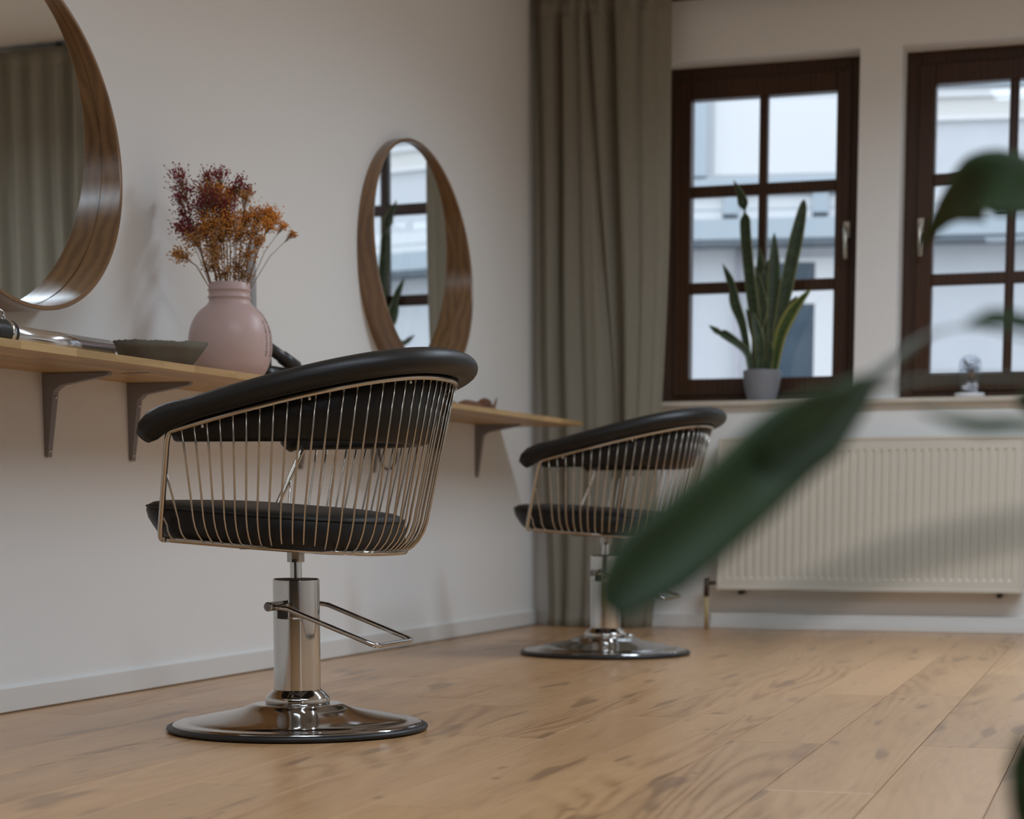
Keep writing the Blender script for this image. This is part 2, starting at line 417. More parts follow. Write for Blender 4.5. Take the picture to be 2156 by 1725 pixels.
# floor planks, each a piece of the floor
rng = random.Random(7)
PW, SK = 0.2035, -0.033
plank_meshes = {}
def plank_mesh(L):
    if L not in plank_meshes:
        plank_meshes[L] = MB().box((-PW/2+0.0007, -L/2+0.0006, -0.016), (PW/2-0.0007, L/2-0.0006, 0.0), 0.0006).mesh('plank', M['floor'])
    return plank_meshes[L]
def lim(L): return L
for k in range(-11, 17):
    xc0 = 2.084 + PW*(k+0.5)
    y = RY + 0.05 - rng.uniform(0, 1.8) + 0.4
    while y < -0.02:
        L = rng.choice((1.2, 1.6, 2.0))
        y0, y1 = y, y+L
        if y1 > -0.004: L = -0.004 - y0
        if L < 0.08: break
        L = round(L, 3); yc = y0 + L/2
        xc = xc0 + SK*(yc+5.33)
        if y0 > RY-0.2 and -0.09 < xc < RX+0.05 and yc > -9.6:
            p = link('plank', plank_mesh(L), floor, (xc, yc, 0)); p.rotation_euler = (0, 0, -SK)
        y = y0 + L

# baseboards and trims
struct(MB().box((0, RY, 0.0035), (0.012, -0.002, 0.064), 0.002).build('baseboard_left', M['trim']))
bb = struct(MB().box((0.012, -0.012, 0), (0.775, 0, 0.060), 0.002).build('baseboard_back', M['trim']))
tr = MB().box((0.80, -0.035, 0), (RX, 0, 0.030), 0.003).box((0.80, -0.022, 0.030), (RX, 0, 0.066), 0.003)
struct(tr.build('trim_1', M['trim']))
struct(MB().box((0.30, -0.040, 0.945), (2.72, 0.150, 0.967), 0.004).build('trim_2', M['sill']))

# ------------------------------------------------------------------ windows
def window(idx, x0, x1, hx, hinge_right):
    w = struct_empty('window_%d' % idx, ((x0+x1)/2, 0.16, W_Z0))
    h = W_Z1 - W_Z0; hw = (x1-x0)/2
    gy0, gy1 = -0.008, 0.075
    g0, g1 = -hw+0.122, hw-0.117           # glass edges
    zb, zt = 1.073-W_Z0, 2.250-W_Z0
    f = MB()
    a = 0.060
    f.box((-hw, gy0, 0.0), (-hw+a, gy1, h), 0.003); f.box((hw-a, gy0, 0.0), (hw, gy1, h), 0.003)
    f.box((-hw+a, gy0, h-a), (hw-a, gy1, h), 0.003); f.box((-hw+a, gy0, 0.0), (hw-a, gy1, 0.062), 0.003)
    f.build('frame', M['winwood'], w)
    s = MB(); y0, y1 = -0.022, 0.05
    s.box((-hw+a-0.008, y0, 0.050), (g0, y1, h-0.052), 0.005); s.box((g1, y0, 0.050), (hw-a+0.008, y1, h-0.052), 0.005)
    s.box((g0-0.004, y0, zt), (g1+0.004, y1, h-0.052), 0.005); s.box((g0-0.004, y0, 0.050), (g1+0.004, y1, zb), 0.005)
    sash = s.build('sash', M['winwood'], w)
    mw = 0.036/2; mc = (g0+g1)/2
    rows = [(zb, 1.436-W_Z0), (1.484-W_Z0, 1.843-W_Z0), (1.891-W_Z0, zt)]
    MB().box((mc-mw, -0.014, zb-0.004), (mc+mw, 0.034, zt+0.004), 0.006).build('muntin', M['winwood'], w)
    for za, zc in ((1.436, 1.484), (1.843, 1.891)):
        MB().box((g0-0.004, -0.0125, za-W_Z0), (g1+0.004, 0.0325, zc-W_Z0), 0.006).build('muntin', M['winwood'], w)
    for ra, rb in rows:
        for ca, cb in ((g0, mc-mw), (mc+mw, g1)):
            MB().box((ca-0.003, 0.008, ra-0.003), (cb+0.003, 0.012, rb+0.003)).build('pane', M['pane'], w)
    hd = MB().box((hx-0.014-w.location.x, -0.031, 1.645-W_Z0), (hx+0.014-w.location.x, -0.0225, 1.712-W_Z0), 0.003)
    hd.tube([(hx-w.location.x, -0.030, 1.680-W_Z0), (hx-w.location.x, -0.060, 1.680-W_Z0), (hx-w.location.x, -0.066, 1.668-W_Z0), (hx+0.003-w.location.x, -0.066, 1.60-W_Z0), (hx+0.004-w.location.x, -0.062, 1.552-W_Z0)], lambda t: 0.0085, 10)
    hd.build('handle', M['handle'], w)
    return w
window(1, WIN[0][0], WIN[0][1], 1.330, True)
window(2, WIN[1][0], WIN[1][1], 1.640, False)

# ------------------------------------------------------------------ ceiling lamps (real light sources, seen as reflections in the panes)
for i, (yy, xa, lab) in enumerate(((-2.10, 1.66, 'long white ceiling lamp nearest the windows'), (-5.40, 1.13, 'long white ceiling lamp in the middle of the room'), (-7.80, 1.05, 'long white ceiling lamp above the camera end of the room'))):
    hl = 1.22
    l = thing('ceiling_lamp', lab, 'lamp', (xa+hl, yy, RZ), 0, 'ceiling lamps')
    MB().box((-hl, -0.16, -0.06), (hl, 0.16, 0.0), 0.006).build('housing', M['white'], l)
    MB().box((0.02-hl, -0.14, -0.066), (hl-0.02, 0.14, -0.0602)).build('diffuser', M['lamp'], l)
    ld = bpy.data.lights.new('lamp_tube_light', 'AREA'); ld.shape = 'RECTANGLE'; ld.size = 2*hl-0.08; ld.size_y = 0.26
    ld.energy = LAMP_W[i]; ld.color = LAMP_COL; ld.spread = LAMP_SPREAD
    lo = bpy.data.objects.new('lamp_tube_light', ld); C.objects.link(lo); lo.parent = l; lo.location = (0, 0, -0.069)

# ------------------------------------------------------------------ courtyard and the house opposite
struct(MB().box((-14, -16, -0.6), (16, 22, -0.25)).build('ground', M['ground']))
bd = thing('building', 'white rendered house with zinc eaves band seen through the window panes', 'building', (0, 6.0, -0.25), R(10))
Z = 0.25
MB().box((-9, 0.0, 0), (9, 0.4, 2.50+Z)).build('wall', M['f_wall'], bd)
MB().box((-9, 0.0, 2.50+Z), (9, 0.4, 5.2+Z)).build('upper_wall', M['f_wall'], bd)
MB().box((-9, -0.30, 2.392+Z), (9, -0.002, 2.537+Z), 0.006).build('eaves_band', M['f_grey'], bd)
MB().box((-9, -0.28, 2.362+Z), (9, -0.002, 2.390+Z), 0.004).build('soffit_shade', M['f_dark'], bd)  # shade under the eaves overhang, built as a dark strip
MB().box((-9, -0.03, 2.540+Z), (9, -0.002, 2.725+Z), 0.004).build('parapet_panel', M['f_white'], bd)
MB().box((-9, -0.036, 2.63+Z), (9, -0.0305, 2.638+Z)).build('panel_joint', M['f_grey'], bd)
for x in (-1.75, -1.12, -0.49, 0.137, 0.764, 1.39, 2.02):
    p = MB().box((x-0.058, -0.075, 2.539+Z), (x+0.058, -0.037, 2.735+Z), 0.004).build('post', M['f_grey'], bd)
    MB().box((x-0.054, -0.31, 2.556+Z), (x+0.054, -0.0755, 2.566+Z)).build('bracket', M['f_dark'], p)
MB().box((-9, -0.09, 2.735+Z), (0.62, -0.002, 2.845+Z), 0.006).build('ledge', M['f_grey'], bd)
MB().box((-9, -0.09, 2.86+Z), (-0.667, -0.002, 5.0+Z), 0.006).build('side_pier', M['f_grey'], bd)
MB().box((-0.62, -0.012, 2.875+Z), (0.50, -0.002, 3.385+Z), 0.004).build('wall_panel', M['f_white'], bd)
MB().box((0.66, -0.05, 3.205+Z), (9, -0.002, 3.235+Z), 0.004).build('moulding', M['f_white'], bd)
MB().box((0.66, -0.02, 3.235+Z), (9, -0.002, 3.358+Z)).build('cream_band', M['f_cream'], bd)
MB().box((0.66, -0.06, 3.36+Z), (9, -0.002, 3.42+Z), 0.004).build('cornice', M['f_white'], bd)
MB().box((0.80, -0.10, 3.425+Z), (9, -0.002, 3.455+Z), 0.004).build('cornice_gutter', M['f_grey'], bd)
MB().tube([(-0.435, -0.05, 0.0), (-0.435, -0.05, 2.36+Z)], 0.022, 12).build('downpipe', M['f_pipe'], bd)
MB().tube([(0.82, -0.05, 2.87+Z), (0.82, -0.05, 3.20+Z)], 0.012, 10).build('conduit', M['f_white'], bd)
fw = MB()
wx0, wx1, wz0, wz1 = -0.36, 0.245, 1.20+Z, 2.29+Z
gx0, gx1 = -0.30, 0.107
fw.box((wx0, -0.03, wz0), (gx0, -0.002, wz1)); fw.box((gx1, -0.03, wz0), (wx1, -0.002, wz1))
fw.box((gx0, -0.03, 2.26+Z), (gx1, -0.002, wz1)); fw.box((gx0, -0.03, 1.97+Z), (gx1, -0.002, 2.07+Z)); fw.box((gx0, -0.03, wz0), (gx1, -0.002, 1.26+Z))
wnd = fw.build('window', M['f_white'], bd, fix=False)
MB().box((gx0-0.005, -0.010, 2.065+Z), (gx1+0.005, -0.004, 2.265+Z)).build('pane', M['f_glass'], wnd)
MB().box((gx0-0.005, -0.010, 1.255+Z), (gx1+0.005, -0.004, 1.975+Z)).build('pane', M['f_glass'], wnd)

# ------------------------------------------------------------------ curtains
def curtain(name, label, x0t, x1t, x0b, x1b, n, seed, y0=-0.115, ztop=2.665, flare=None, valleys=None):
    rg = random.Random(seed); NU, NV = 26*n, 60
    ph = [rg.uniform(-0.35, 0.35) for _ in range(n+2)]; am = [rg.uniform(0.75, 1.25) for _ in range(n+2)]
    rows = []
    for j in range(NV+1):
        v = j/NV; z = ztop*(1-v) + 0.004
        hd = max(0.0, 1-v/0.045); tight = max(0.0, 1-v/0.25)
        row = []
        for i in range(NU+1):
            u = i/NU
            xa = x0t+(x0b-x0t)*v; xb = x1t+(x1b-x1t)*v
            if flare: xb += flare(v)
            k = u*n; ki = int(min(k, n-1)); fr = k-ki
            p = ph[ki]*(1-fr)+ph[ki+1]*fr; a = am[ki]*(1-fr)+am[ki+1]*fr
            t = 2*math.pi*(k + p*(0.25+0.75*v))
            A = (0.026 + 0.020*v) * a * (1-0.55*hd)
            sh = math.sin(t) + 0.28*math.sin(2*t+1.1+2*v) + 0.10*math.sin(3.3*t+5*v)
            # pinched pleats near the header
            sh = sh*(1-tight) + tight*(math.copysign(abs(math.sin(t))**0.55, math.sin(t)))
            if valleys:
                tt = 2*math.pi*(u*9.0+0.3*math.sin(3*u)); A = 1.0
                sh = -0.020 - 0.012*math.sin(2*math.pi*(u*1.4+0.1))*v + 0.0035*math.sin(2*math.pi*(u*5.3+0.25*v)+1.0) + 0.0016*math.sin(2*math.pi*(u*13.1-0.6*v))
                for c0, c1, wd_, dp0, dp1 in valleys:
                    q = (u-(c0+(c1-c0)*v))/(wd_*(0.75+0.7*v)); q = q/(1.6 if q < 0 else 0.8)
                    sh += (dp0+(dp1-dp0)*v)*math.exp(-q*q)
                sh = sh*(1-hd*0.75) + 0.010*hd*math.sin(tt)
                t = tt*0.0 + 1.57
            w_ = 0.010*math.sin(2*math.pi*v*1.3+ki) * v
            x = xa+(xb-xa)*u + 0.014*math.cos(t)*(0.4+0.6*v) + w_
            y = y0 + A*sh - 0.012*v
            zz = z
            if v > 0.965: y -= (v-0.965)*0.6*(0.5+0.5*math.sin(t*0.5)); 
            row.append((x, min(y, -0.044 if z > 0.92 and z < 1.0 else -0.015), zz))
        rows.append(row)
    t = thing(name, label, 'curtain', ((x0t+x1t)/2, y0, 0))
    mb = MB(); mb.grid([[(px-t.location.x, py-t.location.y, pz) for px, py, pz in r] for r in rows])
    o = mb.build('cloth', M['linen'], t, fix=False)
    so = o.modifiers.new('thickness', 'SOLIDIFY'); so.thickness = 0.0018; so.offset = 0
    # stitched header tape
    hb = [[(p[0]-t.location.x, p[1]-0.0025-t.location.y, p[2]) for p in rows[j]] for j in (0, 1, 2)]
    ho = MB().grid(hb).build('header_tape', M['linen'], t, fix=False)
    so = ho.modifiers.new('thickness', 'SOLIDIFY'); so.thickness = 0.0014; so.offset = 0
    return t
curtain('curtain', 'floor length linen curtain hanging in the corner beside the first window', 0.022, 0.628, 0.085, 0.565, 6, 5, flare=lambda v: 0.02*math.sin(math.pi*v),
        valleys=[(0.02, 0.03, 0.040, 0.05, 0.05), (0.19, 0.16, 0.030, 0.055, 0.045), (0.31, 0.34, 0.032, 0.026, 0.016), (0.39, 0.67, 0.022, 0.040, 0.030), (0.565, 0.70, 0.036, 0.066, 0.085), (0.77, 0.80, 0.020, 0.014, 0.010), (0.88, 0.90, 0.030, 0.010, 0.012), (1.0, 1.0, 0.07, 0.022, 0.035)])
curtain('curtain', 'second linen curtain right of both windows, seen in the large mirror', 2.50, 3.20, 2.50, 3.18, 6, 11)
rail = thing('curtain_rail', 'dark curtain rail above the windows at ceiling height', 'curtain rail', (0.02, -0.062, 2.635))
MB().box((0.0, -0.018, -0.018), (3.6, 0.018, 0.012), 0.003).build('rail', M['darkcap'], rail)
for x in (0.35, 1.5, 2.7): MB().box((x, -0.012, 0.0125), (x+0.03, 0.012, 0.064), 0.002).build('bracket', M['darkcap'], rail)

# ------------------------------------------------------------------ radiator
rad = thing('radiator', 'cream panel radiator with vertical ribs under the window sill', 'radiator', (0.850, -0.055, 0.175))
RW, RH = 1.260, 0.628
pr = [(0.0, 0.0)]
pts = []; x = 0.030; pitch = (RW-0.06)/36
prof = [(0.0, 0.0), (0.024, 0.0)]
for k in range(36):
    c = 0.030 + pitch*(k+0.5)
    prof += [(c-0.0085, 0.0), (c-0.0045, 1.0), (c+0.0045, 1.0), (c+0.0085, 0.0)]
prof += [(RW-0.024, 0.0), (RW, 0.0)]
D = 0.006; yf = -0.045
zl = [(0.0, 0), (0.040, 0), (0.052, 1), (RH-0.058, 1), (RH-0.046, 0), (RH, 0)]
rows = [[(px, yf + D*dp*k, z) for px, dp in prof] for z, k in zl]
MB().grid(rows, smooth=False).add([(0, yf, 0), (RW, yf, 0), (RW, yf+0.03, 0), (0, yf+0.03, 0), (0, yf, RH), (RW, yf, RH), (RW, yf+0.03, RH), (0, yf+0.03, RH)],
    [(0, 1, 2, 3), (4, 7, 6, 5), (0, 3, 7, 4), (1, 5, 6, 2), (3, 2, 6, 7)]).build('front_panel', M['cream'], rad)
fr = MB()
fr.box((-0.006, yf-0.004, -0.006), (RW+0.006, yf+0.006, 0.010), 0.002); fr.box((-0.006, yf-0.004, RH-0.010), (RW+0.006, yf+0.006, RH+0.004), 0.002)
fr.box((-0.006, yf-0.004, 0.010), (0.008, yf+0.006, RH-0.010), 0.002); fr.box((RW-0.008, yf-0.004, 0.010), (RW+0.006, yf+0.006, RH-0.010), 0.002)
fr.build('rim', M['cream'], rad)
MB().box((0.01, yf+0.0305, 0.02), (RW-0.01, 0.035, RH-0.02), 0.004).build('back_panel', M['cream'], rad)
MB().box((-0.004, yf+0.007, 0.006), (-0.0005, 0.036, RH-0.004)).build('side_cover', M['cream'], rad)
MB().box((RW+0.0005, yf+0.007, 0.006), (RW+0.004, 0.036, RH-0.004)).build('side_cover', M['cream'], rad)
for bx in (0.08, RW-0.10):
    MB().box((bx, -0.01, -0.028), (bx+0.02, 0.0545, 0.018), 0.003).build('wall_bracket', M['darkcap'], rad)
v = MB().tube([(-0.055, -0.02, -0.035), (-0.055, -0.02, 0.045)], 0.0125, 14).tube([(-0.055, -0.02, 0.022), (-0.0045, -0.02, 0.022)], 0.009, 12)
v.build('valve', M['valve'], rad)
MB().tube([(-0.055, -0.02, -0.174), (-0.055, -0.02, -0.0352)], 0.0085, 12).build('pipe', M['pipe'], rad)

# ------------------------------------------------------------------ round mirrors
def round_mirror(label, yc, zc):
    B_ = R(-1.8)
    RY_, RZ_, T, G = 0.453, 0.4266, 0.011, 0.012
    xc = RY_*math.sin(-B_)+0.001
    t = thing('round_mirror', label, 'mirror', (xc, yc, zc), B_, 'round walnut mirrors')
    # the rim is shallow at the top and deep at the bottom, where it makes a little shelf
    n = 160
    def ring(dr, fx):
        out = []
        for i in range(n):
            c, s_ = math.cos(2*math.pi*i/n), math.sin(2*math.pi*i/n)
            y, z = (RY_+dr)*c, (RZ_+dr)*s_
            out.append((fx(y, z), y, z))
        return out
    back = lambda y, z: 0.001 - xc + math.sin(B_)*y
    rim = lambda e: (lambda y, z: 0.0654-0.0874*z-e)
    rows = [ring(-T, back), ring(-T, lambda y, z: G+0.0004), ring(-T, rim(0.0015)), ring(-T+0.0015, rim(0)), ring(-0.0015, rim(0)), ring(0, rim(0.0015)), ring(0, back), ring(-T, back)]
    mb = MB()
    for a in range(len(rows)-1): mb.grid([rows[a], rows[a+1]], True, True)
    f = mb.build('frame', M['walnut'], t, fix=False)
    bm = bmesh.new(); bm.from_mesh(f.data); bmesh.ops.recalc_face_normals(bm, faces=bm.faces[:]); bm.to_mesh(f.data); bm.free()
    go, gi = ring(-T-0.0012, lambda y, z: G), ring(-T-0.0012, lambda y, z: G-0.004)
    MB().add(go + gi, [tuple(range(n)), tuple(range(2*n-1, n-1, -1))] + [(i, n+i, n+(i+1) % n, (i+1) % n) for i in range(n)]).build('glass', M['mirror'], t)
    return t
round_mirror('nearer round walnut mirror cut by the left picture edge', -4.203, 1.412)
round_mirror('farther round walnut mirror reflecting the window, above the shelf end', -1.529, 1.412)

# ------------------------------------------------------------------ shelf of glued staves, brackets
SH0, SH1 = 0.849, 0.868
shelf = thing('wall_shelf', 'long oak butcher block shelf along the left wall on steel brackets', 'shelf', (0, -3.0, SH0))
SD = 0.366; NR = 9; rw = SD/NR
rng = random.Random(3)
smesh = {}
for k in range(NR):
    y = -0.50+3.0 - 0.0
    x0 = rw*k
    first = True
    while y > -6.2+3.0:
        L = rng.choice((0.11, 0.17, 0.23, 0.31)) if k == NR-1 else rng.choice((0.35, 0.50, 0.65, 0.42))
        if first and k != NR-1: L *= rng.uniform(0.4, 1); L = round(L, 2)
        first = False
        key = (L, k == NR-1)
        if key not in smesh: smesh[key] = MB().box((0.0001, -L+0.0001, 0), (rw-0.0001, -0.0001, SH1-SH0), 0.0004 if k < NR-1 else 0.0012).mesh('stave', M['oak'])
        link('stave', smesh[key], shelf, (x0, y, 0)); y -= L
MB().box((0.19, -0.945, -0.0008), (0.265, -0.932, 0.0012)).build('slot_shade', M['darkcap'], shelf)  # thin dark strip standing in for the shade inside a recessed slot
def bracket(y, label):
    t = thing('shelf_bracket', label, 'bracket', (0, y, SH0-0.0015), 0, 'steel shelf brackets')
    hw_ = 0.013
    leg = [(0, 0), (0, -0.205), (0.004, -0.21), (0.009, -0.21), (0.032, -0.045), (0.052, -0.030), (0.185, -0.008), (0.190, -0.003), (0.190, 0)]
    n = len(leg)
    vs = [(p[0], -hw_*(0.75 if p[1] < -0.15 or p[0] > 0.15 else 1), p[1]) for p in leg] + [(p[0], hw_*(0.75 if p[1] < -0.15 or p[0] > 0.15 else 1), p[1]) for p in leg]
    fs = [tuple(range(n)), tuple(range(2*n-1, n-1, -1))] + [(i, n+i, n+(i+1) % n, (i+1) % n) for i in range(n)]
    MB().add(vs, fs).build('arm', M['steel'], t)
    for z, x in ((-0.195, 0.0105), (-0.06, 0.031)): MB().lathe([(0.0045, 0), (0.004, 0.002), (0.0015, 0.0025)], 10, Matrix.Translation((x, 0, z)) @ Matrix.Rotation(R(90), 4, 'Y'), cap1=True).build('screw', M['chrome'], t)
for y, lab in ((-4.0, 'grey steel shelf bracket nearest the camera, below the large mirror'), (-3.572, 'grey steel shelf bracket below the grey bowl, second along the shelf'), (-2.475, 'shelf bracket behind the nearer chair, seen left through its wires'),
               (-1.858, 'shelf bracket behind the nearer chair, seen right beside the cable loop'), (-0.782, 'farthest shelf bracket, near the shelf end and the curtain')): bracket(y, lab)
# shelf runs on past the frame; two more brackets hold it there
for y, lab in ((-5.4, 'shelf bracket beyond the left picture edge'),): bracket(y, lab)
ho = MB().tube([(0.100, -2.03, 0.8478), (0.100, -2.035, 0.70), (0.100, -2.02, 0.668), (0.100, -1.99, 0.650), (0.100, -1.955, 0.645), (0.100, -1.92, 0.652), (0.100, -1.89, 0.672), (0.100, -1.878, 0.70), (0.100, -1.883, 0.8478)], 0.0042, 10).build('cable_loop', M['black'])
tag(ho, 'black cable loop hanging under the shelf behind the nearer chair', 'cable')

# ------------------------------------------------------------------ things on the shelf
VX, VY = 0.22, -3.392
vase = thing('vase', 'round pink plastic tub with threaded neck used as a flower vase', 'vase', (VX, VY, SH1))
vp = [(0.0, 0.0), (0.078, 0.0), (0.086, 0.003), (0.096, 0.016), (0.106, 0.036), (0.1145, 0.069), (0.1165, 0.098), (0.1135, 0.127), (0.105, 0.153), (0.0925, 0.175), (0.078, 0.190), (0.0640, 0.2005), (0.0575, 0.208), (0.0570, 0.2175), (0.0605, 0.2195), (0.0610, 0.2225), (0.0575, 0.225), (0.0572, 0.2375), (0.0605, 0.2395), (0.0608, 0.2425), (0.0575, 0.245), (0.0570, 0.259), (0.0555, 0.2615), (0.0535, 0.259), (0.0535, 0.215), (0.072, 0.190), (0.100, 0.150), (0.100, 0.030), (0.0, 0.012)]
# smooth the belly profile with a Catmull-Rom pass
def crom(P, k=4):
    out = []
    for i in range(len(P)-1):
        p0, p1, p2, p3 = P[max(0, i-1)], P[i], P[i+1], P[min(len(P)-1, i+2)]
        for j in range(k):
            t = j/k
            out.append(tuple(0.5*((2*b)+(-a+c)*t+(2*a-5*b+4*c-d)*t*t+(-a+3*b-3*c+d)*t**3) for a, b, c, d in zip(p0, p1, p2, p3)))
    out.append(P[-1]); return out
MB().lathe(crom(vp[1:13])[:]+vp[13:22]+vp[22:], 72, cap0=True).build('body', M['pink'], vase)
def vase_r(z):
    P = vp[1:14]
    for (r0, z0), (r1, z1) in zip(P, P[1:]):
        if z0 <= z <= z1 and z1 > z0: return r0+(r1-r0)*(z-z0)/(z1-z0)
    return 0.08
def text_mesh(body, size):
    cu = bpy.data.curves.new('lettering', 'FONT'); cu.body = body; cu.size = size; cu.resolution_u = 2
    o = bpy.data.objects.new('lettering', cu); C.objects.link(o)
    dg = bpy.context.evaluated_depsgraph_get(); dg.update()
    me = bpy.data.meshes.new_from_object(o.evaluated_get(dg))
    bpy.data.objects.remove(o); return me
CAM_A = math.atan2(-8.542-VY, 2.815-VX)
for body, size, ang, z0, ln in (('KEVIN.MURPHY', 0.013, CAM_A+R(61.0), 0.058, 0.098), ('POWDER.PUFF', 0.019, CAM_A+R(76), 0.058, 0.136)):
    me = text_mesh(body, size)
    w = max(v.co.x for v in me.vertices); bm = bmesh.new(); bm.from_mesh(me)
    bmesh.ops.triangulate(bm, faces=bm.faces[:]); bmesh.ops.subdivide_edges(bm, edges=[e for e in bm.edges if e.calc_length() > 0.004], cuts=1)
    for v in bm.verts:
        z = z0 + v.co.x*ln/w; r = vase_r(z)+0.0007; a = ang - v.co.y/0.1165
        v.co = Vector((r*math.cos(a), r*math.sin(a), z))
    bm.to_mesh(me); bm.free(); me.materials.clear(); me.materials.append(M['ink'])
    link('lettering', me, vase)

# dried flowers : sprays of stem + blossoms
rg = random.Random(21)
bq = thing('dried_bouquet', 'bunch of dried crimson and orange baby\'s breath standing in the pink vase', 'flowers', (VX, VY, SH1+0.02))
LAT = Vector((0.946, 0.324, 0)); DEP = Vector((-0.324, 0.946, 0))
PXS = 0.00134
def bq_pt(px, py, d):
    p = LAT*((px-479)*PXS) + DEP*d + Vector((0, 0, (0.261+(597-py)*0.00129) - 0.02)); 
    if VX + p.x < 0.012: p.x = 0.012-VX
    return p
def octa(mb, c, r):
    c = Vector(c); q = Matrix.Rotation(rg.uniform(0, 6.28), 3, Vector((rg.random()-.5, rg.random()-.5, rg.random()-.5)).normalized())
    d = [Vector((r, 0, 0)), Vector((-r, 0, 0)), Vector((0, r*0.9, 0)), Vector((0, -r*0.9, 0)), Vector((0, 0, r*0.8)), Vector((0, 0, -r*0.8))]
    mb.add([c+q@k for k in d], [(0, 2, 4), (2, 1, 4), (1, 3, 4), (3, 0, 4), (2, 0, 5), (1, 2, 5), (3, 1, 5), (0, 3, 5)])
# (px, py, radius px, colour, blossoms)
SPR = [(385,375,24,'r',44),(392,405,30,'r',60),(372,412,16,'r',34),(425,400,32,'r',80),(440,375,22,'r',44),(462,366,20,'r',44),(450,425,30,'r',80),(430,440,32,'r',90),(478,440,32,'r',90),
       (500,380,16,'r',34),(512,395,16,'m',36),(520,418,18,'m',40),(488,395,14,'r',34),(455,405,26,'o',80),(478,400,20,'o',70),(465,430,30,'o',80),
       (382,445,22,'m',44),(388,480,24,'r',70),(400,490,28,'r',60),(420,478,30,'m',90),(450,478,30,'o',90),(475,462,28,'r',80),(488,475,32,'o',90),(515,462,28,'o',80),(540,455,28,'o',76),(560,448,22,'o',60),
       (572,462,22,'o',60),(568,478,20,'o',50),(590,472,10,'o',22),(606,486,10,'o',20),(470,500,30,'y',90),(440,510,28,'y',80),(505,500,28,'y',80),(535,495,26,'y',70),(545,515,18,'y',50),(415,510,24,'y',60),
       (390,545,22,'y',46),(378,540,14,'y',24),(460,545,28,'y',60),(490,555,28,'y',60),(520,540,22,'y',50),(440,560,20,'y',36),(475,580,22,'y',40),(505,580,18,'y',34)]
CM = {'r': 'fl_red', 'o': 'fl_orange', 'y': 'fl_ochre', 'm': 'fl_ochre'}
for px, py, rp, c, nb in SPR:
    d = rg.uniform(-0.075, 0.075)
    tip = bq_pt(px, py, d)
    a = rg.uniform(0, 6.28); rr = 0.040*math.sqrt(rg.random())
    nx = max(-0.045, min(0.045, (px-479)*PXS*0.45)); root = LAT*nx + DEP*(d*0.5) + Vector((0, 0, 0.215))
    low = LAT*(-nx*0.4) + Vector((0, 0, 0.015))
    ctr = root + (tip-root)*0.5 + Vector((0, 0, 0.02)) + LAT*rg.uniform(-0.006, 0.006)
    st = MB().tube([low, root, ctr, tip], lambda t: 0.0013-0.0006*t, 5)
    bl = MB(); rad_ = rp*PXS
    for _ in range(int(nb*(3.2 if c in 'yo' else 2.6))):
        q = Vector((rg.gauss(0, 0.45), rg.gauss(0, 0.45), rg.gauss(0, 0.40)))*rad_
        b_ = tip+q
        if VX+b_.x < 0.008: b_.x = 0.008-VX
        if rg.random() < 0.35: st.tube([tip + (ctr-tip)*rg.uniform(0.05, 0.45), b_], 0.0005, 3, caps=False)
        octa(bl, b_, rg.uniform(0.0019, 0.0040))
    s_ = st.build('spray', M['stem_dry'], bq, fix=False)
    if c == 'm':
        mm = M['fl_red'] if rg.random() < 0.4 else M['fl_ochre']
    else: mm = M[CM[c]]
    bl.build('blossoms', mm, s_, fix=False)

# ragged grey bowl
bw = MB(); n = 144; rg2 = random.Random(4)
jag = [rg2.uniform(-0.0013, 0.0013)+0.0022*math.sin(3*2*math.pi*i/n+1)+0.001*math.sin(11*2*math.pi*i/n) for i in range(n)]
prof = [(0.0, 0.0), (0.070, 0.0), (0.082, 0.008), (0.100, 0.030), (0.114, 0.050), (0.1265, 0.0685)]
inn = [(0.1235, 0.0685), (0.110, 0.052), (0.095, 0.032), (0.075, 0.012), (0.0, 0.007)]
rows = []
for k, (r, z) in enumerate(prof+inn):
    rows.append([((r+(0.0015*math.sin(5*2*math.pi*i/n+k) if r > 0.05 else 0))*math.cos(2*math.pi*i/n), (r)*math.sin(2*math.pi*i/n), z+(jag[i] if z > 0.06 else 0)) for i in range(n)])
bw.grid(rows, True, True)
bo = bw.build('bowl', M['paperclay'], None, (0.2, -3.762, SH1))
tag(bo, 'shallow grey paper clay bowl with a ragged rim on the shelf', 'bowl')

# silver tube with black clamp cap
tb = thing('metal_tube', 'silver metal tube with a black end cap lying on the shelf', 'tube', (0.24, -4.53, SH1))
MB().tube([(0, 0.0, 0.0255), (0, 0.43, 0.0255)], 0.0248, 32).build('tube', M['silver'], tb)
cp = MB().tube([(0, -0.085, 0.031), (0, -0.078, 0.031), (0, -0.0775, 0.031), (0, -0.03, 0.031), (0, -0.0295, 0.031), (0, -0.001, 0.031)], lambda t: 0.030 if t not in (0.0, 1.0) else 0.0285, 28)
cap = cp.build('end_cap', M['black'], tb)
MB().lathe([(0.0302, -0.008), (0.0312, -0.006), (0.0312, 0.006), (0.0302, 0.008)], 28, Matrix.Translation((0, -0.022, 0.031)) @ Matrix.Rotation(R(90), 4, 'X')).build('clamp_band', M['silver'], cap)
cl = MB().tube([(0.004, -0.022, 0.0618), (0.004, -0.030, 0.076), (0.002, -0.040, 0.080), (0.0, -0.052, 0.074), (-0.002, -0.055, 0.0618)], 0.0035, 8)
cl.build('clip', M['silver'], cap)

